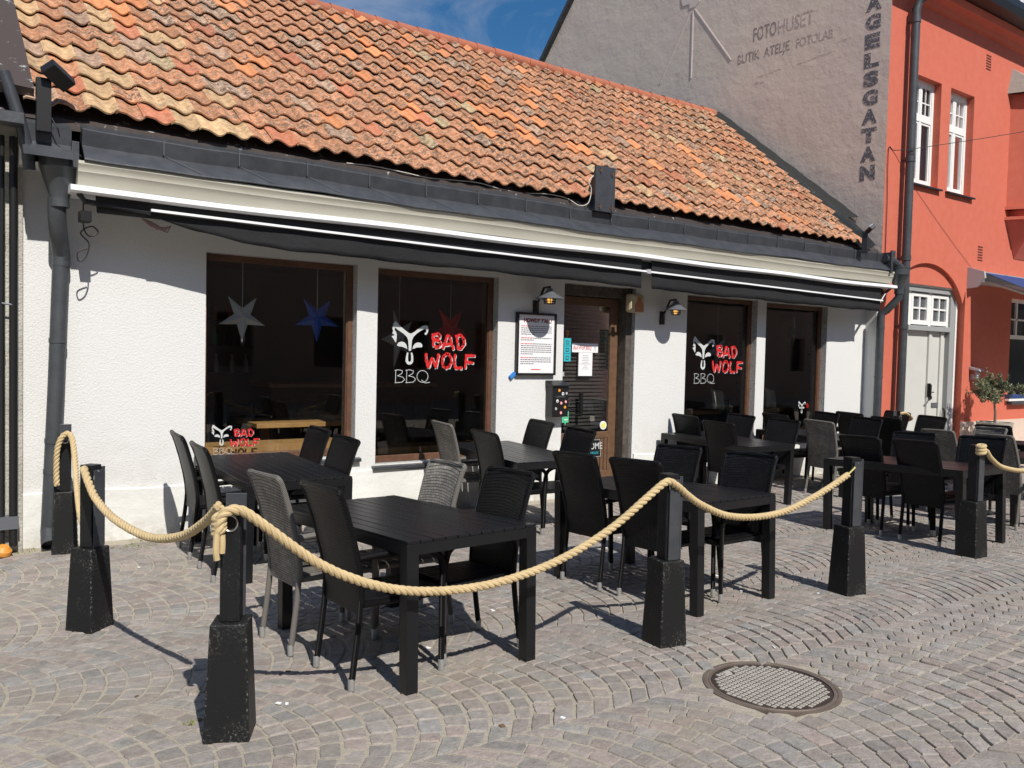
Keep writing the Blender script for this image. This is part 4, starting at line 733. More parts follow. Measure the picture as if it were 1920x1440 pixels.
# roof-edge fittings
def floodlight(x, y, z0, h, hx, rz, label, sc=1):
    t = empty('floodlight', (x, y, z0), rz, label, 'floodlight', 'small floodlights on the eaves')
    b = MB(); b.box(-.05*sc, .05*sc, -.03, .05, 0, h); b.tube([(0, 0, h*.5), (.09, -.03, h*.1), (.11, 0, -.02)], .006, 6); b.build('mast', M['blackm'], t, bevel=.004)
    T = Matrix.Translation((hx, -.05, h+.03)) @ Matrix.Rotation(R(35), 4, 'Z') @ Matrix.Rotation(R(24), 4, 'Y') @ Matrix.Rotation(R(-35), 4, 'X')
    b = MB(); b.box(-.11*sc, .11*sc, -.06*sc, .06*sc, -.045*sc, .03*sc, T=T); hd = b.build('head', M['blackm'], t, bevel=.008)
    b = MB(); b.box(-.10*sc, .10*sc, -.05*sc, .05*sc, .0305*sc, .040*sc, T=T); b.build('front_glass', mat('painted_sky_glass', (.45, .47, .5), .3, .3), hd)  # pale colour stands in for the sky reflected in the glass
floodlight(.755, 7.28, 3.20, .40, .09, 0, 'floodlight on a thick black mast at the left end of the eaves'); floodlight(11.66, 7.25, 3.24, .32, -.02, .5, 'floodlight at the right end of the eaves, beside the mauve gable', .8)
t = empty('sign_bracket', (6.445, 7.31, 3.26), 0, 'upright dark metal plate standing on the eaves in front of the tiles', 'bracket')
b = MB(); b.box(-.15, .15, -.015, .015, 0, .52); b.box(-.15, .15, .015, .20, .0, .02); b.prism([(.015, .0), (.25, .0), (.015, .5)], lambda u, v, d: (d, u, v), -.14, -.12); b.build('plate', M['sheet'], t, bevel=.003)
b = MB()
for (u, v) in ((-.08, .465), (.10, .44), (-.08, .05), (.10, .05)): b.box(u-.025, u+.025, -.022, -.014, v-.012, v+.012); b.box(u-.008, u+.008, -.028, -.014, v-.03, v+.03)
b.build('bolts', mat('rusty_bolt', (.10, .05, .035), .8), t)
b = MB(); P = [(3.3+.3*k, 7.45+.02*math.sin(k*2.1), 3.385+.016*math.sin(k*1.7)-.01) for k in range(10)]+[(6.1, 7.35, 3.30), (6.22, 7.33, 3.34), (6.26, 7.33, 3.50), (6.22, 7.33, 3.58), (6.29, 7.33, 3.66)]; b.tube(catmull(P, 6), .005, 6); o = b.build('cable', M['cable'], smooth=True); tag(o, 'thin white cable loosely laid along the eaves up to the dark metal plate', 'cable')
b = MB(); b.tube(catmull([(1.06, 7.5, 2.75), (1.06, 7.5, 2.55), (1.10, 7.5, 2.47), (1.17, 7.5, 2.50), (1.12, 7.5, 2.55), (1.04, 7.5, 2.49), (1.10, 7.5, 2.41), (1.08, 7.5, 2.30), (1.03, 7.5, 2.26), (1.02, 7.5, 2.33), (1.09, 7.5, 2.37)], 6), .006, 6); o = b.build('cable', M['wire'], smooth=True); tag(o, 'black cable coiled under the left end of the awning beside the downpipe', 'cable')
b = MB()
for k in range(7): b.tube([(1.48+.01*k, 7.42, 2.64-.008*k), (1.56+.02*k, 7.42, 2.62-.012*k), (1.60+.018*k, 7.42, 2.56+.008*k)], .008, 5)
o = b.build('cord_bundle', mat('pink_cord', (.34, .22, .21), .8)); tag(o, 'bundle of faded pinkish cord ends hanging under the left end of the awning', 'cord')
# ---------------------------------------------------------------- neighbour on the left
N = empty('neighbouring_building', (0, 0, 0), 0, 'cream plastered neighbouring house at the far left edge with black pipes', 'building')
b = MB(); b.box(-7, .655, 7.70, 12.5, -.4, 3.35); b.build('wall', M['stucco_dirty'], N)
b = MB(); b.box(-7, .50, 7.70-.02, 7.699, .0, .35); b.build('plinth', M['plinth'], N)
b = MB(); b.prism([(7.35, 3.30), (7.35, 3.38), (11.2, 6.9), (11.2, 6.7)], lambda u, v, d: (d, u, v), -7, .36); b.prism([(11.2, 6.7), (11.2, 6.9), (15, 3.5), (15, 3.4)], lambda u, v, d: (d, u, v), -7, .36); b.build('roof', M['rust'], N)
b = MB(); b.tube([(.50, 7.36, 3.62), (.60, 7.36, 3.3), (.66, 7.36, 3.05), (.67, 7.38, 2.92)], .045, 10); b.box(-7, .62, 7.2, 7.36, 3.22, 3.30); b.build('gutter', M['sheet'], N, smooth=True)
for (x, r_) in ((.508, .018), (.585, .030)):
    b = MB(); b.tube([(x, 7.62, 3.2), (x, 7.62, -.02)], r_, 12); b.box(x-.02, x+.02, 7.62, 7.70, 1.5, 1.54); b.box(x-.02, x+.02, 7.62, 7.70, 2.4, 2.44); b.build('pipe', M['blackm'], N, smooth=True)
b = MB(); b.tube([(.505, 7.60, 1.9), (.59, 7.60, 1.89)], .008, 6); b.build('pipe_clamp', M['lampg'], N); b = MB(); b.box(.45, .62, 7.58, 7.68, .12, .22); b.build('pipe_shoe', M['lampg'], N)
b = MB(); b.lathe([(0, 0), (.035, .004), (.062, .035), (.062, .065), (.035, .095), (.008, .098), (0, .09)], n=16); o = b.build('gourd', M['gourd'], smooth=True, loc=(.50, 7.56, gz(.5, 7.56)-.002)); o.rotation_euler = (.3, .2, 0); tag(o, 'small orange gourd lying on the ground at the foot of the black pipes', 'gourd')
# ---------------------------------------------------------------- red building with the mauve gable
RB = empty('red_building', (0, 0, 0), 0, 'tall red plastered house with white windows and a mauve gable wall with faded lettering', 'building')
YF = 7.80; RX0 = 13.035
HO = [(13.86, 14.71, 4.70, 6.53), (15.035, 15.885, 4.70, 6.53), (13.64, 15.87, -.4, 3.44), (17.72, 21.0, .86, 2.93)]
b = MB(); wall_holes(b, RX0, 34, -.4, 8.05, HO, YF, YF+.35); 
arc = [(14.56+1.31*math.cos(a), 2.30+1.04*math.sin(a)) for a in [math.pi*(.12+.76*k/20) for k in range(21)]]
arc = [(15.87, 2.95)]+[(x, z+.02) for x, z in arc if 13.64 < x < 15.87]+[(13.64, 3.16)]
b.prism(arc+[(13.64, 3.44), (15.87, 3.44)], lambda u, v, d: (u, d, v), YF, YF+.12)
b.add([(13.64, YF+.065, 2.98), (15.87, YF+.065, 2.98), (15.87, YF+.065, 3.44), (13.64, YF+.065, 3.44)], [(0, 1, 2, 3)])
b.build('facade_wall', M['red'], RB)
GX = lambda y: RX0-.082*(y-YF)
def GP(y, z, off=0): return Vector((GX(y)-off, y-.082*off, z))     # point on the gable, off = distance in front of it
b = MB(); gp = [(YF, -.4), (YF, 8.2), (12.3, 13.5), (19.0, 5.45), (19.0, -.4)]
b.add([GP(y, z) for y, z in gp]+[GP(y, z)+Vector((.3, .02, 0)) for y, z in gp], [(0, 1, 2, 3, 4), (9, 8, 7, 6, 5)]+[(i, i+5, (i+1) % 5+5, (i+1) % 5) for i in range(5)]); b.build('gable_wall', M['purple'], RB)
b = MB(); p0, p1 = GP(12.3, 13.5, .12), GP(19.0, 5.45, .12); b.add([p0, p1, p1+Vector((.5, 0, 0)), p0+Vector((.5, 0, 0)), p0+Vector((0, 0, .12)), p1+Vector((0, 0, .12)), p1+Vector((.5, 0, .12)), p0+Vector((.5, 0, .12))], [(0, 1, 2, 3), (4, 5, 6, 7), (0, 1, 5, 4), (2, 3, 7, 6)]); b.build('barge_board', M['sheet'], RB)
# lettering on the gable: reading direction runs towards the street (-Y)
def gableT(y, z, off=.0022):
    p = GP(y, z, off); u = Vector((.082, -1, 0)).normalized(); v = Vector((0, 0, 1)); n_ = u.cross(v)
    m_ = Matrix((u, v, n_)).transposed().to_4x4(); m_.translation = p; return m_
def letters(s, y0, y1, z, size, m, nm):
    o = text_mesh(s, size, Matrix.Identity(4), nm, m, RB, .003); xs = [v.co.x for v in o.data.vertices]; k = (y0-y1)/(max(xs)-min(xs)); o.data.transform(gableT(y0, z) @ Matrix.Diagonal((k, 1, 1, 1)) @ Matrix.Translation((-min(xs), 0, 0)))
letters('FOTO', 10.43, 9.94, 7.58, .36, M['faded'], 'faded_lettering'); letters('HUSET', 9.90, 9.20, 7.58, .36, M['faded2'], 'faded_lettering'); letters('BUTIK  ATELJE', 10.76, 9.66, 7.23, .25, M['faded'], 'faded_lettering'); letters('FOTOLAB', 9.52, 8.81, 7.23, .23, M['faded2'], 'faded_lettering')
for i, ch in enumerate('AGELSGATAN'):
    z = 7.49-.3135*i; o = text_mesh(ch, .31, Matrix.Identity(4), 'street_lettering', M['street'], RB, .003, (1, 1), 0, .02); xs = [v.co.x for v in o.data.vertices]; k = .262/(max(xs)-min(xs)); yy = 8.235
    o.data.transform(gableT(yy, z-.0) @ Matrix.Diagonal((k, 1, 1, 1)) @ Matrix.Translation((-min(xs), 0, 0)))
b = MB()
for (ya, za, yb, zb) in ((11.83, 8.60, 10.92, 7.36), (11.87, 8.58, 11.87, 7.23), (11.92, 8.58, 12.68, 7.30)):
    for w0, w1, dd_ in ((.030, .022, .004), (.012, .010, .012)): b.add([GP(ya-w0, za, dd_), GP(ya+w0, za, dd_), GP(yb+w1, zb, dd_), GP(yb-w1, zb, dd_), GP(ya-w0, za, 0), GP(ya+w0, za, 0), GP(yb+w1, zb, 0), GP(yb-w1, zb, 0)], [(0, 1, 2, 3), (0, 4, 5, 1), (1, 5, 6, 2), (2, 6, 7, 3), (3, 7, 4, 0)])
b.prism([(12.17, 9.4), (12.17, 8.86), (12.13, 8.74), (11.96, 8.74), (11.95, 8.64), (11.80, 8.64), (11.72, 8.72), (11.74, 9.0), (11.55, 9.1), (11.55, 9.4)], lambda u, v, d: tuple(GP(u, v, d)), .0, .012)
b.build('camera_relief', M['relief'], RB, smooth=False)
b = MB(); rn = random.Random(9)
def crack(pts, wd=.0045):
    P = []
    for a, c in zip(pts[:-1], pts[1:]):
        for k in range(8): t_ = k/8; P.append((a[0]+(c[0]-a[0])*t_, a[1]+(c[1]-a[1])*t_+rn.uniform(-.012, .012)))
    for a, c in zip(P[:-1], P[1:]):
        w0 = wd*rn.uniform(.3, 1.3); b.add([GP(a[0], a[1]-w0, .004), GP(c[0], c[1]-w0, .004), GP(c[0], c[1]+w0, .004), GP(a[0], a[1]+w0, .004)], [(0, 1, 2, 3)])
crack([(10.32, 6.89), (9.75, 6.93)]); crack([(9.5, 6.93), (8.63, 6.98)]); crack([(8.75, 7.12), (8.45, 7.13)]); crack([(12.6, 6.72), (11.7, 6.85)]); crack([(10.4, 6.78), (10.1, 6.76)], .005)
b.build('plaster_cracks', M['faded'], RB)
# white sash windows of the upper floor
def sash(x0, x1, z0, z1):
    y = YF+.13; b = MB(); fw = .07; zt = z0+(z1-z0)*.64; xm = (x0+x1)/2
    for a in ((x0, x0+fw, z0, z1), (x1-fw, x1, z0, z1), (x0+fw, x1-fw, z1-fw, z1), (x0+fw, x1-fw, z0, z0+fw), (x0+fw, x1-fw, zt-.05, zt+.05)): b.box(a[0], a[1], y, y+.09, a[2], a[3])
    b.box(xm-.035, xm+.035, y+.005, y+.08, z0+fw, zt-.05); b.box(xm-.03, xm+.03, y+.005, y+.08, zt+.05, z1-fw)
    for q0, q1 in ((x0+fw, xm-.03), (xm+.03, x1-fw)):
        for a in ((q0, q0+.035, z0+fw, zt-.05), (q1-.035, q1, z0+fw, zt-.05), (q0, q0+.03, zt+.05, z1-fw), (q1-.03, q1, zt+.05, z1-fw)): b.box(a[0], a[1], y+.012, y+.07, a[2], a[3])
        for a in ((z0+fw, z0+fw+.05), (zt-.09, zt-.05), (zt+.05, zt+.085), (z1-fw-.035, z1-fw)): b.box(q0+.03, q1-.03, y+.014, y+.068, a[0], a[1])
        m_ = (q0+q1)/2; b.box(m_-.01, m_+.01, y+.02, y+.06, zt+.085, z1-fw-.035); b.box(q0+.03, q1-.03, y+.022, y+.058, (zt+z1-fw)/2-.01, (zt+z1-fw)/2+.01)
    f = b.build('window', M['white'], RB)
    b = MB(); b.add([(x0+fw, y+.04, z0+fw), (x1-fw, y+.04, z0+fw), (x1-fw, y+.04, z1-fw), (x0+fw, y+.04, z1-fw)], [(0, 1, 2, 3)]); b.build('pane', M['glass2'], f)
    b = MB(); b.prism([(YF-.07, z0-.06), (YF-.07, z0-.03), (y, z0), (y, z0-.03)], lambda u, v, d: (d, u, v), x0-.06, x1+.06); b.build('sill', M['blackm'], f)
    b = MB(); n = 26; vs = []
    for (a, c) in ((x0+fw, (x0+x1)/2-.02), ((x0+x1)/2+.02, x1-fw)):
        vs = []; 
        for i in range(n+1): x = a+(c-a)*i/n; yy = y+.09+.012*math.sin(i*1.9); vs += [(x, yy, z0), (x, yy, zt)]
        b.add(vs, [(2*i, 2*i+2, 2*i+3, 2*i+1) for i in range(n)])
    b.build('curtain', M['curtain'], f, smooth=True)
sash(*HO[0]); sash(*HO[1])
b = MB(); b.box(13.1, 34, YF+.9, YF+.95, -.3, 8.0); b.build('inner_rooms', mat('dim_room', (.10, .10, .11), .9), RB)
# entrance: pale double door with transom lights
y = YF+.16; b = MB(); b.box(15.60, 15.78, y-.04, y+.10, -.3, 2.97); b.box(13.76, 15.60, y-.04, y+.10, 2.86, 2.97); b.box(13.76, 15.60, y-.05, y+.10, 2.17, 2.26); b.box(13.645, 13.76, y-.04, y+.1, -.3, 2.97); fr = b.build('entrance_frame', M['frameg'], RB, bevel=.008)
b = MB(); b.box(15.745, 15.80, y-.06, y-.041, -.2, 3.0); b.box(13.65, 15.74, y-.06, y-.041, 2.955, 3.0); b.build('white_edge', M['white'], fr)
b = MB()
for q0, q1 in ((13.76, 14.22), (14.30, 14.90), (14.98, 15.58)):
    for a in ((q0, q0+.07, 2.28, 2.84), (q1-.07, q1, 2.28, 2.84)): b.box(a[0], a[1], y, y+.08, a[2], a[3])
    for a in ((2.28, 2.36), (2.78, 2.84)): b.box(q0+.07, q1-.07, y, y+.08, a[0], a[1])
    m_ = (q0+q1)/2; b.box(m_-.018, m_+.018, y+.01, y+.06, 2.36, 2.78); b.box(q0+.07, q1-.07, y+.012, y+.058, 2.56, 2.59)
for q in (14.26, 14.94, 15.59): b.box(q-.04, q+.04 if q < 15.5 else q+.01, y+.005, y+.09, 2.26, 2.86)
tw = b.build('transom_window', M['white'], RB); b = MB(); b.add([(13.77, y+.04, 2.3), (15.58, y+.04, 2.3), (15.58, y+.04, 2.82), (13.77, y+.04, 2.82)], [(0, 1, 2, 3)]); b.build('pane', mat('opaque_grey_pane', (.10, .105, .115), .15), tw)  # opaque dark grey panes in one even colour
b = MB(); b.box(13.76, 15.60, y+.05, y+.10, -.2, 2.17)
for q in (13.77, 14.16, 15.40): b.box(q, q+.10, y+.015, y+.05, -.2, 2.17)
b.box(14.98, 15.06, y+.01, y+.05, -.2, 2.17); b.box(15.085, 15.12, y+.03, y+.05, -.2, 2.17); b.box(13.77, 15.6, y+.02, y+.0505, .10, .30)
dd = b.build('double_door', M['doorp'], RB, bevel=.006)
b = MB(); b.box(14.97, 15.07, y-.005, y+.01, .98, 1.22); b.box(15.0, 15.05, y-.035, y-.005, .94, 1.20); b.tube([(15.03, y-.04, .98), (14.98, y-.07, .95), (14.93, y-.06, .92)], .015, 6); b.tube([(15.03, y-.03, 1.06), (15.10, y-.05, 1.06)], .01, 6); b.build('lock', M['iron'], dd)
b = MB(); b.box(15.2, 15.42, y+.028, y+.049, .78, .86); b.build('letter_slot', M['lampg'], dd); b = MB(); b.tube(catmull([(15.50, y-.02, .75), (15.47, y-.06, .72), (15.49, y-.06, .60), (15.46, y-.06, .5), (15.49, y-.02, .47)], 5), .018, 8); b.build('handle', M['iron'], dd, smooth=True)
b = MB(); rn = random.Random(4)
for k in range(16): x = rn.uniform(15.62, 15.74); z = rn.uniform(.55, 1.05); b.box(x, x+rn.uniform(.01, .05), y-.044, y-.0405, z, z+rn.uniform(.01, .03))
b.build('scuffed_poster_scraps', mat('paper_scraps', (.42, .43, .42), .9), fr)
b = MB(); b.tube([(13.80, 7.3, 7.95), (13.70, 7.42, 7.80), (13.58, 7.64, 7.62), (13.535, 7.66, 7.45)], .07, 14); b.tube([(13.535, 7.66, 7.5), (13.535, 7.66, -.2)], .070, 16)
for z in (7.3, 5.0, 3.35, 2.2, .6): b.tube([(13.535, 7.66, z-.04), (13.535, 7.66, z+.04)], .080, 16); b.box(13.52, 13.55, 7.72, 7.80, z-.01, z+.01)
b.build('downpipe', M['pipe'], RB, smooth=True)
b = MB(); b.extr([(YF, 7.70), (7.74, 7.72), (7.70, 7.80), (7.58, 7.84), (7.55, 7.95), (YF, 7.98)], RX0, 34); b.build('eaves_moulding', M['red'], RB)
b = MB(); b.extr([(7.60, 7.96), (7.32, 7.98), (7.28, 8.10), (7.30, 8.24), (7.40, 8.26), (7.65, 8.10)], RX0-.05, 34); b.build('eaves_gutter', M['blackm'], RB)
b = MB(); b.add([(RX0, 7.40, 8.20), (34, 7.40, 8.20), (34, 12.3, 13.6), (RX0-.37, 12.3, 13.6), (34, 19, 5.5), (RX0-.9, 19, 5.5)], [(0, 1, 2, 3), (3, 2, 4, 5)])
rf = b.build('roof', mat('red_roof_tiles', (.50, .17, .07), .8, bump=[(6, .8, .05)], var=[(9, .8, (.36, .12, .06))]), RB)
b = MB(); b.box(16.9, 18.4, 7.62, 9.5, 8.32, 10.2); b.build('dormer', M['blackm'], rf); b = MB(); b.box(17.0, 17.5, 7.58, 7.618, 8.45, 9.6); b.build('dormer_window', M['curtain'], rf)
b = MB()
for x, z in ((16.35, 7.12), (16.35, 3.55)):
    for k in range(6): b.box(x-.09, x+.09, YF-.006, YF-.001, z+k*.05, z+k*.05+.022)
b.build('air_vent', mat('vent_slots', (.10, .02, .015), .9), RB)
# bay window
b = MB(); b.prism([(17.30, 7.80), (17.55, 7.32), (20.5, 7.32), (20.5, 7.80)], lambda u, v, d: (u, v, d), 4.62, 6.85); b.prism([(17.25, 7.80), (17.50, 7.28), (20.5, 7.28), (20.5, 7.80)], lambda u, v, d: (u, v, d), 4.62, 4.68); b.prism([(17.25, 7.80), (17.50, 7.28), (20.5, 7.28), (20.5, 7.80)], lambda u, v, d: (u, v, d), 4.42, 4.48)
b.add([(17.30, 7.80, 4.42), (17.55, 7.32, 4.42), (20.5, 7.32, 4.42), (20.5, 7.80, 4.42), (17.7, 7.79, 3.70), (20.5, 7.79, 3.70)], [(0, 1, 4), (1, 2, 5, 4)]); b.box(17.45, 20.5, 7.34, 7.80, 4.48, 4.62)
bay = b.build('bay_window', M['red'], RB); b = MB(); b.add([(17.15, 7.80, 6.84), (17.42, 7.2, 6.84), (20.6, 7.2, 6.84), (17.3, 7.80, 7.35), (20.6, 7.8, 7.35)], [(0, 1, 3), (1, 2, 4, 3)]); b.build('bay_roof', mat('weathered_lead', (.30, .26, .23), .8, bump=[(12, .6, .02)]), bay)
b = MB()
for a in ((17.68, 17.76, 4.76, 6.45), (18.30, 18.38, 4.76, 6.45), (17.76, 18.30, 6.37, 6.45), (17.76, 18.30, 4.76, 4.84), (17.76, 18.30, 5.92, 6.0), (17.99, 18.05, 4.84, 6.37), (17.76, 18.3, 6.16, 6.19)): b.box(a[0], a[1], 7.28, 7.318, a[2], a[3])
bw = b.build('window', M['white'], bay); b = MB(); b.add([(17.76, 7.312, 4.84), (18.3, 7.312, 4.84), (18.3, 7.312, 6.37), (17.76, 7.312, 6.37)], [(0, 1, 2, 3)]); b.build('pane', mat('dark_brown_pane', (.06, .035, .03), .12), bw); b = MB(); b.box(17.62, 18.44, 7.24, 7.32, 4.70, 4.755); b.build('sill', M['blackm'], bw)
# shop window, awning, plinth, lamp
b = MB(); y = YF+.12
for a in ((17.72, 17.80, .86, 2.93), (17.80, 21, 2.86, 2.93), (17.80, 21, 2.12, 2.20), (18.22, 18.28, 2.20, 2.86), (18.72, 18.78, 2.2, 2.86), (17.80, 21, .86, .93), (17.80, 21, 2.50, 2.53)): b.box(a[0], a[1], y, y+.07, a[2], a[3])
sw = b.build('shop_window', M['white'], RB); b = MB(); b.add([(17.8, y+.04, .93), (21, y+.04, .93), (21, y+.04, 2.86), (17.8, y+.04, 2.86)], [(0, 1, 2, 3)]); b.build('pane', M['oppw'], sw); b = MB(); b.box(17.7, 21, 7.70, 7.92, .80, .86); b.build('sill', M['sheet'], sw)
b = MB(); b.box(17.6, 21, 7.72, 7.79, .92, 1.00); b.build('blue_strip', M['bluecloth'], sw); b = MB(); b.box(17.6, 21, 7.715, 7.79, .87, .915); b.build('white_strip', M['white'], sw)
b = MB(); b.extr([(YF+.0, 3.0), (7.62, 3.02), (7.48, 3.18), (7.50, 3.30), (YF+.0, 3.40)], 15.90, 15.96); b.extr([(YF, 3.1), (7.55, 3.12), (7.52, 3.30), (YF, 3.34)], 15.96, 21.5); sa = b.build('shop_awning', M['greym'], RB)
b = MB(); b.add([(16.02, 7.55, 3.29), (21.4, 7.55, 3.29), (21.4, 6.45, 2.78), (16.02, 6.45, 2.78), (16.02, 6.44, 2.55), (21.4, 6.44, 2.55)], [(0, 1, 2, 3), (3, 2, 5, 4)]); o = b.build('blue_cloth', M['bluecloth'], sa); md = o.modifiers.new('t', 'SOLIDIFY'); md.thickness = .006
b = MB(); b.tube([(16.10, 7.55, 3.14), (16.10, 6.47, 2.72)], .028, 8); b.tube([(16.0, 6.46, 2.76), (21.4, 6.46, 2.76)], .028, 8); b.build('awning_arm', M['cornice'], sa)
b = MB(); b.box(15.88, 34, YF-.05, YF-.003, -.3, .50); b.box(15.9, 34, 6.95, YF-.05, -.35, .08); b.build('plinth', M['stepstone'], RB)
b = MB(); b.box(RX0+.001, 13.63, YF-.012, YF-.002, -.3, .40); b.build('plinth', M['red'], RB)
b = MB(); b.box(16.18, 16.24, 7.72, YF-.002, 1.30, 1.40); b.prism([(7.60, 1.46), (7.62, 1.50), (YF-.01, 1.54), (YF-.01, 1.49)], lambda u, v, d: (d, u, v), 16.12, 16.30); lp = b.build('porch_lamp', M['greym'], RB)
b = MB(); b.lathe([(.04, 0), (.045, .02), (.045, .15), (.03, .17)], c=(16.21, 7.68, 1.31), n=12)
for k in range(4): b.lathe([(.046, 0), (.05, .008), (.046, .016)], c=(16.21, 7.68, 1.33+k*.035), n=12)
b.build('louvred_glass', M['greym'], lp)
b = MB(); b.tube(catmull([(13.12, 7.79, 3.3), (13.10, 7.78, 4.2), (13.08, 7.78, 5.1), (13.25, 7.78, 5.13), (13.5, 7.57, 5.15)], 6), .007, 6); b.build('wall_cable', M['wire'], RB)
b = MB(); P = [(13.46+5.5*t, 7.55-4.6*t, 5.15-.25*math.sin(math.pi*t)+1.9*t) for t in [k/24 for k in range(25)]]; b.tube(P, .006, 6); o = b.build('overhead_wire', M['wire']); tag(o, 'thin wire strung from the red wall out across the street', 'wire')
# the red house stands slightly in front of the white one: bring its measured outline to that plane
KR = .972
def settle(o):
    for v in o.data.vertices: v.co = Vector((v.co.x*KR, v.co.y*KR, CZ+(v.co.z-CZ)*KR))
def walk(o):
    for ch in o.children: settle(ch); walk(ch)
walk(RB); settle(o)
# ---------------------------------------------------------------- olive tree in a pot
OX, OY = 15.56, 7.04
t = empty('olive_tree', (OX, OY, .123), 0, 'small potted olive tree in front of the red wall right of the pale door', 'tree')
b = MB(); b.lathe([(.0, .0), (.19, .0), (.27, .20), (.29, .42), (.30, .45), (.27, .45), (.26, .42), (.0, .41)], n=24); b.build('pot', M['pot'], t, smooth=True); b = MB(); b.lathe([(0, .415), (.26, .415)], n=20); b.build('soil', M['soil'], t)
b = MB(); rn = random.Random(21); b.tube(catmull([(0, 0, .40), (.01, .0, .60), (-.015, .01, .75), (.0, 0, .86)], 4), [.026-.001*k for k in range(13)], 8); tips = []
for k in range(15):
    a = rn.uniform(0, 6.28); el = rn.uniform(.25, 1.4); l = rn.uniform(.25, .45); e = Vector((l*math.cos(a)*math.cos(el)*1.05, l*math.sin(a)*math.cos(el), .86+l*math.sin(el)*1.15-.06)); m_ = Vector((e.x*.45+rn.uniform(-.03, .03), e.y*.45, .80+(e.z-.80)*.5)); b.tube([(0, 0, .78), tuple(m_), tuple(e)], [.010, .006, .003], 5); tips += [(m_, e)]
tr = b.build('trunk', M['bark'], t, smooth=True)
b = MB()
for (m_, e) in tips:
    for q in range(17):
        s = m_.lerp(e, rn.uniform(.2, 1.15)); d = Vector((rn.gauss(0, 1), rn.gauss(0, 1), rn.gauss(.35, 1))).normalized()*rn.uniform(.07, .15); en = s+d; b.tube([tuple(s), tuple(en)], .0015, 3, 1)
        for w_ in range(17):
            c = s.lerp(en, rn.uniform(.1, 1)); ld = (d.normalized()+Vector((rn.gauss(0, .7), rn.gauss(0, .7), rn.gauss(0, .7)))).normalized(); sd_ = ld.cross(Vector((rn.gauss(0, 1), rn.gauss(0, 1), rn.gauss(0, 1)))).normalized()*.009; ll = rn.uniform(.035, .06)
            b.add([c, c+ld*ll*.5+sd_, c+ld*ll, c+ld*ll*.5-sd_], [(0, 1, 2, 3)], 0 if rn.random() < .7 else 2)
b.build('crown', [mat('olive_leaf', (.115, .135, .06), .6), M['bark'], mat('olive_leaf_underside', (.25, .27, .19), .7)], t, fix=False)
# ---------------------------------------------------------------- facade across the street (seen only in the glass)
OB = empty('opposite_building', (0, 0, 0), 0, 'brown terrace of houses across the street, seen only as dark reflections in the glass', 'building')
b = MB(); holes = [(x, x+1.1, z, z+1.6) for x in range(-14, 76, 3) for z in (1.0, 4.3)]; wall_holes(b, -16, 78, -.3, 7.2, holes, -9.0, -9.3); b.build('wall', M['opp'], OB); b = MB(); b.box(-16, 78, -9.6, -9.35, -.3, 7.2); b.build('panes', M['oppw'], OB); b = MB(); b.add([(-16, -8.7, 7.1), (78, -8.7, 7.1), (78, -13, 10), (-16, -13, 10)], [(0, 1, 2, 3)]); b.build('roof', M['rust'], OB)
# ---------------------------------------------------------------- terrace furniture
def make_table():
    t = empty('terrace_table'); L_, W_, Hh = 1.44, .84, .745        # long side along Y
    b = MB(); n = 11; sw = (W_-.002)/n
    for k in range(n):
        x = -W_/2+k*sw; b.box(x+.0028, x+sw-.0028, -L_/2+.001, L_/2-.001, Hh-.016, Hh+random.uniform(-.0008, .0008))
    b.build('tabletop', M['table'], t, bevel=.0025)
    b = MB(); 
    for a in ((-W_/2+.003, W_/2-.003, -L_/2+.002, -L_/2+.028), (-W_/2+.003, W_/2-.003, L_/2-.028, L_/2-.002)): b.box(*a, Hh-.072, Hh-.017)
    for a in ((-W_/2+.002, -W_/2+.026), (W_/2-.026, W_/2-.002)): b.box(a[0], a[1], -L_/2+.03, L_/2-.03, Hh-.072, Hh-.017)
    b.box(-W_/2+.03, W_/2-.03, -.03, .03, Hh-.04, Hh-.018); b.build('apron', M['table'], t, bevel=.002)
    for sx in (-1, 1):
        for sy in (-1, 1):
            x = sx*(W_/2-.0345); y = sy*(L_/2-.0345); b = MB(); b.box(x-.034, x+.034, y-.034, y+.034, 0, Hh-.0165); b.build('leg', M['table'], t, bevel=.003)
    return t
def bx_(z): return float(np.interp(z, [0, .12, .30, .43, .60, .80, .94, .985], [0, .012, .040, .052, .035, -.015, -.062, -.085]))
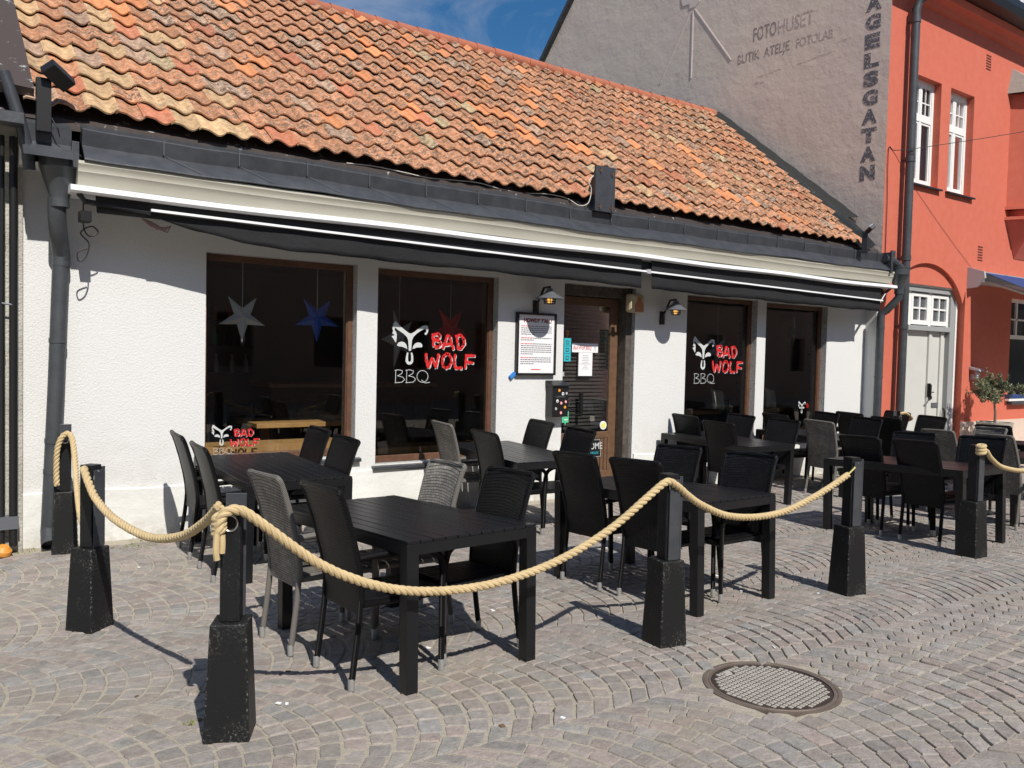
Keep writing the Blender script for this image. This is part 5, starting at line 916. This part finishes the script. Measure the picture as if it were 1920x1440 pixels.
def make_chair(c):
    """origin midway between the rear feet, facing +X"""
    t = empty('wicker_armchair'); wv, rb = M['weave_'+c], M['rib_'+c]
    # back panel with rolled edges
    b = MB(); n = 14; th = .019; hw0 = .208; vs = []
    zs = [.365+(.985-.365)*i/n for i in range(n+1)]; m_ = 12
    for i, z in enumerate(zs):
        x = bx_(z); hw = .206+.012*(z-.4)/.58; e = 0
        if i == n: e = .012
        ring = []
        for k in range(m_+1): u = -1+2*k/m_; ring.append((x+th/2-.018*(1-u*u)*min(1, (z-.36)/.3)*.8, u*hw, z-.004*(1-abs(u)**6)*0+ (-.010*abs(u)**8 if i == n else 0)))
        for k in range(m_+1): u = 1-2*k/m_; ring.append((x-th/2-.018*(1-u*u)*min(1, (z-.36)/.3)*.8, u*hw, z+(-.010*abs(u)**8 if i == n else 0)))
        vs += ring
    q = 2*(m_+1); fs = [(i*q+k, (i+1)*q+k, (i+1)*q+(k+1) % q, i*q+(k+1) % q) for i in range(n) for k in range(q)]
    fs += [(k, k+1, q-2-k, q-1-k) for k in range(m_)]+[(n*q+k, n*q+q-1-k, n*q+q-2-k, n*q+k+1) for k in range(m_)]
    b.add(vs, fs); back = b.build('backrest', wv, t, smooth=True)
    b = MB(); P = [(bx_(z), -.215-.012*(z-.4)/.58, z) for z in (.42, .55, .7, .85, .94, .975)]; P2 = [(p[0], -p[1], p[2]) for p in P]; top = [(bx_(.985)-.012*math.sin(math.pi*k/8), -.20+.40*k/8, .985+.002*math.sin(math.pi*k/8)) for k in range(9)]
    b.tube(catmull(P+top+P2[::-1], 4), .0165, 8); b.build('edge_binding', rb, back, smooth=True)
    # seat: slats of wicker with narrow gaps
    b = MB()
    for k in range(9):
        y = -.198+k*.044; b.box(.045, .50, y, y+.041, .418-.006*abs(k-4)/4, .436)
    b.build('seat', wv, t, bevel=.004)
    b = MB(); b.tube([(.06, -.20, .41), (.50, -.20, .41)], .017, 8); b.tube([(.06, .20, .41), (.50, .20, .41)], .017, 8); b.tube([(.505, -.21, .405), (.505, .21, .405)], .020, 8); b.build('seat_frame', rb, t, smooth=True)
    for s in (-1, 1):
        b = MB(); b.tube(catmull([(.035, s*.215, .645), (.16, s*.222, .655), (.32, s*.225, .655), (.43, s*.225, .645), (.492, s*.225, .605), (.512, s*.222, .53)], 5), .021, 10, flat=.85); b.build('armrest', rb, t, smooth=True)
        for front in (0, 1):
            P = [(.512, s*.222, .545), (.512, s*.215, .40), (.512, s*.212, .055)] if front else [(bx_(.42)-.004, s*.208, .46), (bx_(.3)-.006, s*.209, .30), (.002, s*.211, .055)]
            b = MB(); b.tube(catmull(P, 6), .0165, 10); lg = b.build('leg', rb, t, smooth=True)
            e = P[-1]; b = MB(); b.lathe([(.0, 0), (.013, .0), (.0165, .004), (.0175, .058), (.0165, .062)], c=(e[0]-(0 if front else .004), e[1], 0), n=12); b.build('foot_cap', M['cap'], lg, smooth=True)
    return t
tproto = make_table(); index_kids(tproto)
GT = 'black slatted tables of the terrace'
TABLES = [(2.255, 4.245, 5.0, 'front table nearest the camera, right of the corner post, black slatted top'),
 (2.33, 6.74, 0, 'black slatted table standing under the leftmost window'), (4.49, 4.36, 2.0, 'black slatted table behind the second front post, in front of the menu and door'),
 (4.90, 6.88, -2, 'black slatted table between the second window and the letterbox'), (8.28, 6.98, 0, 'black slatted table in front of the window just right of the door'),
 (8.14, 4.44, 0, 'black slatted table between the two posts at the right edge of the front rope row'), (10.2, 6.98, 0, 'black slatted table in front of the rightmost shop window, back row'),
 (10.20, 4.66, -16, 'black slatted table by the right picture edge, front row, with grey chairs'), (11.98, 6.95, 0, 'black slatted table in front of the blank wall beside the right downpipe'), (12.25, 4.9, 0, 'black slatted table farthest right in the front row, almost hidden')]
for i, (x, y, rz, lb) in enumerate(TABLES):
    t = tproto if i == 0 else copy_tree(tproto); tag(t, lb, 'table', GT); place(t, x, y, R(rz))
ck, cg = make_chair('k'), make_chair('g'); index_kids(ck); index_kids(cg); used = {'k': 0, 'g': 0}
GC = 'high-backed wicker armchairs of the terrace'
tn = {'A': 'the front table nearest the camera', 'B': 'the table under the leftmost window', 'C': 'the table behind the second front post', 'D': 'the table between second window and letterbox', 'E': 'the table by the window right of the door',
      'F': 'the front row table between two right-hand posts', 'G': 'the back row table at the rightmost window', 'I': 'the front row table by the picture edge', 'J': 'the back row table beside the right downpipe', 'K': 'the farthest front row table'}
CH = [('g', 'AL', 1, 1.645, 4.58, 2), ('k', 'AL', 0, 1.705, 3.91, 1), ('g', 'AR', 1, 2.715, 4.62, 178), ('k', 'AR', 0, 2.785, 4.0, 181),
 ('k', 'BL', 1, 1.76, 7.08, -3), ('k', 'BL', 0, 1.74, 6.36, -2), ('k', 'BR', 1, 2.86, 7.17, 180), ('k', 'BR', 0, 2.81, 6.47, 181),
 ('k', 'CL', 1, 4.03, 4.72, 1), ('k', 'CL', 0, 4.055, 4.10, 3), ('k', 'CR', 1, 5.09, 4.80, 183), ('k', 'CR', 0, 5.02, 4.01, 181),
 ('g', 'DL', 1, 4.42, 7.36, -5), ('k', 'DL', 0, 4.41, 6.56, -2), ('k', 'DR', 1, 5.48, 7.28, 176), ('k', 'DR', 0, 5.41, 6.52, 178),
 ('k', 'EL', 1, 8.16, 7.50, -4), ('k', 'EL', 0, 7.87, 6.70, 2), ('k', 'ER', 1, 8.97, 7.38, 177), ('k', 'ER', 0, 9.0, 6.71, 183),
 ('k', 'FL', 1, 7.88, 4.80, -6), ('k', 'FL', 0, 7.75, 4.14, -8), ('k', 'FR', 1, 8.90, 4.86, 184), ('k', 'FR', 0, 8.80, 4.09, 180),
 ('k', 'GL', 1, 9.84, 7.36, -6), ('g', 'GL', 0, 9.60, 6.50, -5), ('k', 'GR', 1, 10.93, 7.40, 172), ('k', 'GR', 0, 10.75, 6.63, 178),
 ('g', 'IL', 1, 9.84, 5.00, -16), ('g', 'IL', 0, 9.47, 4.19, -18), ('g', 'IR', 1, 10.86, 4.98, 162),
 ('k', 'JL', 1, 11.54, 7.30, -5), ('k', 'JL', 0, 11.33, 6.59, -2), ('k', 'JR', 1, 12.66, 7.28, 170), ('k', 'JR', 0, 12.38, 6.57, 172), ('k', 'KL', 1, 11.70, 5.25, -4)]
for (c, tb, far, x, y, rz) in CH:
    p = ck if c == 'k' else cg; o = p if not used[c] else copy_tree(p); used[c] = 1; place(o, x, y, R(rz))
    side = ('left' if tb[1] == 'L' else 'right'); view = 'seen from behind' if tb[1] == 'L' else 'facing left'
    tag(o, f"{'grey' if c == 'g' else 'black'} wicker chair {'far' if far else 'near'} {side} of {tn[tb[0]]}", 'chair', GC)
# ---------------------------------------------------------------- rope posts
def make_post(kind):
    t = empty('rope_post'); b = MB(); b.frustum((0, 0, 0), .190, .190, .150, .150, 0, .50); b.build('concrete_base', M['conc'], t, bevel=.006)
    b = MB(); b.box(-.041, .041, -.044, .040, .502, 1.0 if kind == 'rail' else .955); b.build('upright', M['post'], t, bevel=.004)
    if kind == 'plain': b = MB(); b.box(-.036, .050, .042, .056, .502, 1.035); b.build('back_plate', M['sheet'], t, bevel=.002)
    if kind == 'rail':
        b = MB(); b.box(.048, .060, -.044, .030, .502, .985); b.box(.060, .072, -.044, -.034, .502, .985); b.box(-.030, .044, -.058, -.046, .502, .97); b.build('side_rail', M['sheet'], t, bevel=.002)
    b = MB(); P = [(.030*math.cos(a), -.052-.002*math.sin(a), .925+.034*math.sin(a)) for a in [k*math.pi/10 for k in range(21)]]; b.tube(P, .004, 6); b.tube([(0, -.044, .962), (0, -.062, .962)], .006, 6); b.build('ring', M['steel'], t, smooth=True)
    return t
pr, pp = make_post('rail'), make_post('plain'); index_kids(pr); index_kids(pp); up = {'rail': 0, 'plain': 0}
GPo = 'black rope posts on concrete feet'
POSTS = [('plain', 1.075, 3.545, -27, 'rope post at the front left corner of the terrace, chipped black foot'), ('rail', .825, 5.53, 40, 'rope post left of the tables, standing cornerwise with a chipped foot'), ('plain', .935, 7.53, -5, 'rope post against the white wall beside the left downpipe'),
 ('rail', 3.545, 3.39, -8, 'rope post in front of the second front table, rope draped over it'), ('rail', 5.51, 3.465, -11, 'rope post where the long front rope ends at a zinc ring'), ('rail', 7.63, 3.60, -5, 'rope post near the right edge, starting the last rope of the front row'),
 ('plain', 12.40, 7.05, 0, 'rope post by the right downpipe, only its top visible above the chairs'), ('plain', 9.85, 3.62, 0, 'rope post just beyond the right picture edge')]
for (k, x, y, rz, lb) in POSTS:
    p = pr if k == 'rail' else pp; o = p if not up[k] else copy_tree(p); up[k] = 1; o.location = (x, y, gz(x, y)-.004); o.rotation_euler = (0, 0, R(rz)); tag(o, lb, 'post', GPo)
def rope(pts, label, r=.0215, n=14, sub=None, cat='rope'):
    P = catmull(pts, n); L_ = [0]
    for a, c in zip(P[:-1], P[1:]): L_.append(L_[-1]+(c-a).length)
    N_ = int(L_[-1]/.0065); Q = []; j = 0
    for i in range(N_+1):
        s = L_[-1]*i/N_
        while j < len(P)-2 and L_[j+1] < s: j += 1
        Q.append(P[j].lerp(P[j+1], (s-L_[j])/max(L_[j+1]-L_[j], 1e-6)))
    b = MB(); up_ = None; fr = []
    for i, p in enumerate(Q):
        d = (Q[min(i+1, N_)]-Q[max(i-1, 0)]).normalized()
        if up_ is None: up_ = Vector((0, 0, 1)) if abs(d.z) < .9 else Vector((1, 0, 0))
        a = d.cross(up_).normalized(); up_ = a.cross(d).normalized(); fr.append((a, up_))
    for st in range(3):
        S_ = [Q[i]+(fr[i][0]*math.cos(w_)+fr[i][1]*math.sin(w_))*r*.50 for i in range(N_+1) for w_ in [-i*.0065*2*math.pi/.105+st*2*math.pi/3]]
        b.tube(S_, r*.56, 8)
    o = b.build('rope', M['rope'], smooth=True); tag(o, label, cat, 'thick natural ropes between the posts'); return o
def sag(a, c, s, n=7): return [(a[0]+(c[0]-a[0])*t, a[1]+(c[1]-a[1])*t, a[2]+(c[2]-a[2])*t-s*4*t*(1-t)) for t in [k/n for k in range(n+1)]]
rope([(.865, 7.42, .47), (.862, 7.42, .62), (.868, 7.41, .76), (.895, 7.40, .85), (.94, 7.39, .885), (.965, 7.34, .84), (.965, 7.2, .70), (.945, 6.95, .53), (.915, 6.6, .41), (.885, 6.25, .385), (.86, 5.95, .45), (.84, 5.75, .60), (.815, 5.60, .80), (.80, 5.50, .86)], 'rope hung over the wall-side post, sagging deep towards the cornerwise post')
rope([(.79, 5.50, .84), (.775, 5.42, .862), (.785, 5.34, .80), (.81, 5.22, .715), (.86, 4.92, .645), (.94, 4.5, .625), (1.0, 4.1, .70), (1.03, 3.8, .82), (1.035, 3.60, .925)], 'rope sagging from the cornerwise post to the front left corner post')
rope([(.995, 3.46, .84), (1.0, 3.455, .90), (1.03, 3.45, .93), (1.085, 3.45, .925), (1.16, 3.45, .87), (1.432, 3.44, .655), (1.70, 3.43, .525), (1.96, 3.42, .462), (2.27, 3.41, .445), (2.58, 3.40, .48), (2.85, 3.385, .555), (3.112, 3.365, .672), (3.34, 3.335, .825), (3.46, 3.325, .893), (3.54, 3.325, .868), (3.66, 3.34, .795), (3.80, 3.36, .725), (4.05, 3.38, .635), (4.35, 3.40, .592), (4.65, 3.41, .595), (4.90, 3.41, .645), (5.15, 3.41, .715), (5.38, 3.41, .795)], 'long rope in front: corner post, over the second post, to the zinc ring')
rope([(7.56, 3.52, .90), (7.56, 3.515, .83), (7.60, 3.50, .845), (7.75, 3.52, .765), (8.05, 3.55, .665), (8.6, 3.58, .60), (9.2, 3.58, .66), (9.78, 3.56, .86)], 'rope leaving the picture at the right edge, knotted to the last front post')
rope([(12.40, 7.0, .80), (12.55, 7.0, .80), (12.9, 7.1, .70), (13.05, 7.35, .62), (13.2, 7.55, .56)], 'rope from the post by the right downpipe, partly hidden behind chairs')
b = MB()
for k in range(4):
    zc = .905-.026*k; P = [(1.000+.020*math.cos(a), 3.478+.026*math.sin(a)-.0, zc+.012*math.cos(a)+.006*k) for a in [j*math.pi/8 for j in range(17)]]; b.tube(P, .0125, 8)
b.tube(catmull([(.985, 3.455, .84), (.98, 3.45, .77), (.985, 3.45, .73)], 5), .013, 8); b.tube(catmull([(1.008, 3.46, .83), (1.008, 3.455, .79), (1.006, 3.455, .755)], 5), .013, 8)
o = b.build('rope_knot', M['rope'], smooth=True); tag(o, 'coiled rope knot with two loose ends on the front left corner post', 'rope knot')
b = MB()
for k in range(3): P = [(7.565+.028*math.cos(a), 3.525+.03*math.sin(a), .83+.028*k+.008*math.cos(a)) for a in [j*math.pi/8 for j in range(17)]]; b.tube(P, .016, 8)
o = b.build('rope_knot', M['rope'], smooth=True); tag(o, 'rope knot on the post near the right edge', 'rope knot')
b = MB(); b.tube(catmull([(5.38, 3.41, .795), (5.42, 3.405, .822), (5.455, 3.402, .845)], 4), .006, 6); o = b.build('lashing', mat('yellow_cord', (.5, .45, .15), .7), smooth=True); tag(o, 'thin yellowish cord lashing the rope end to the zinc ring', 'cord')
# ---------------------------------------------------------------- bring every house's base point to its foot
for o in bpy.data.objects:      # the whole eaves assembly sits a little lower
    if o.parent is H and o.name.split('.')[0] in ('gutter', 'gutter_end', 'cornice', 'awning', 'gutter_outlet'): o.location.z -= .03
def rebase(root, loc):
    root.location = loc
    for ch in root.children: ch.location = Vector(ch.location)-Vector(loc)
rebase(H, (6.8, W, -.14)); rebase(N, (-3, 7.7, -.05)); rebase(RB, (20, 7.58, -.2)); rebase(OB, (5, -9, 0))
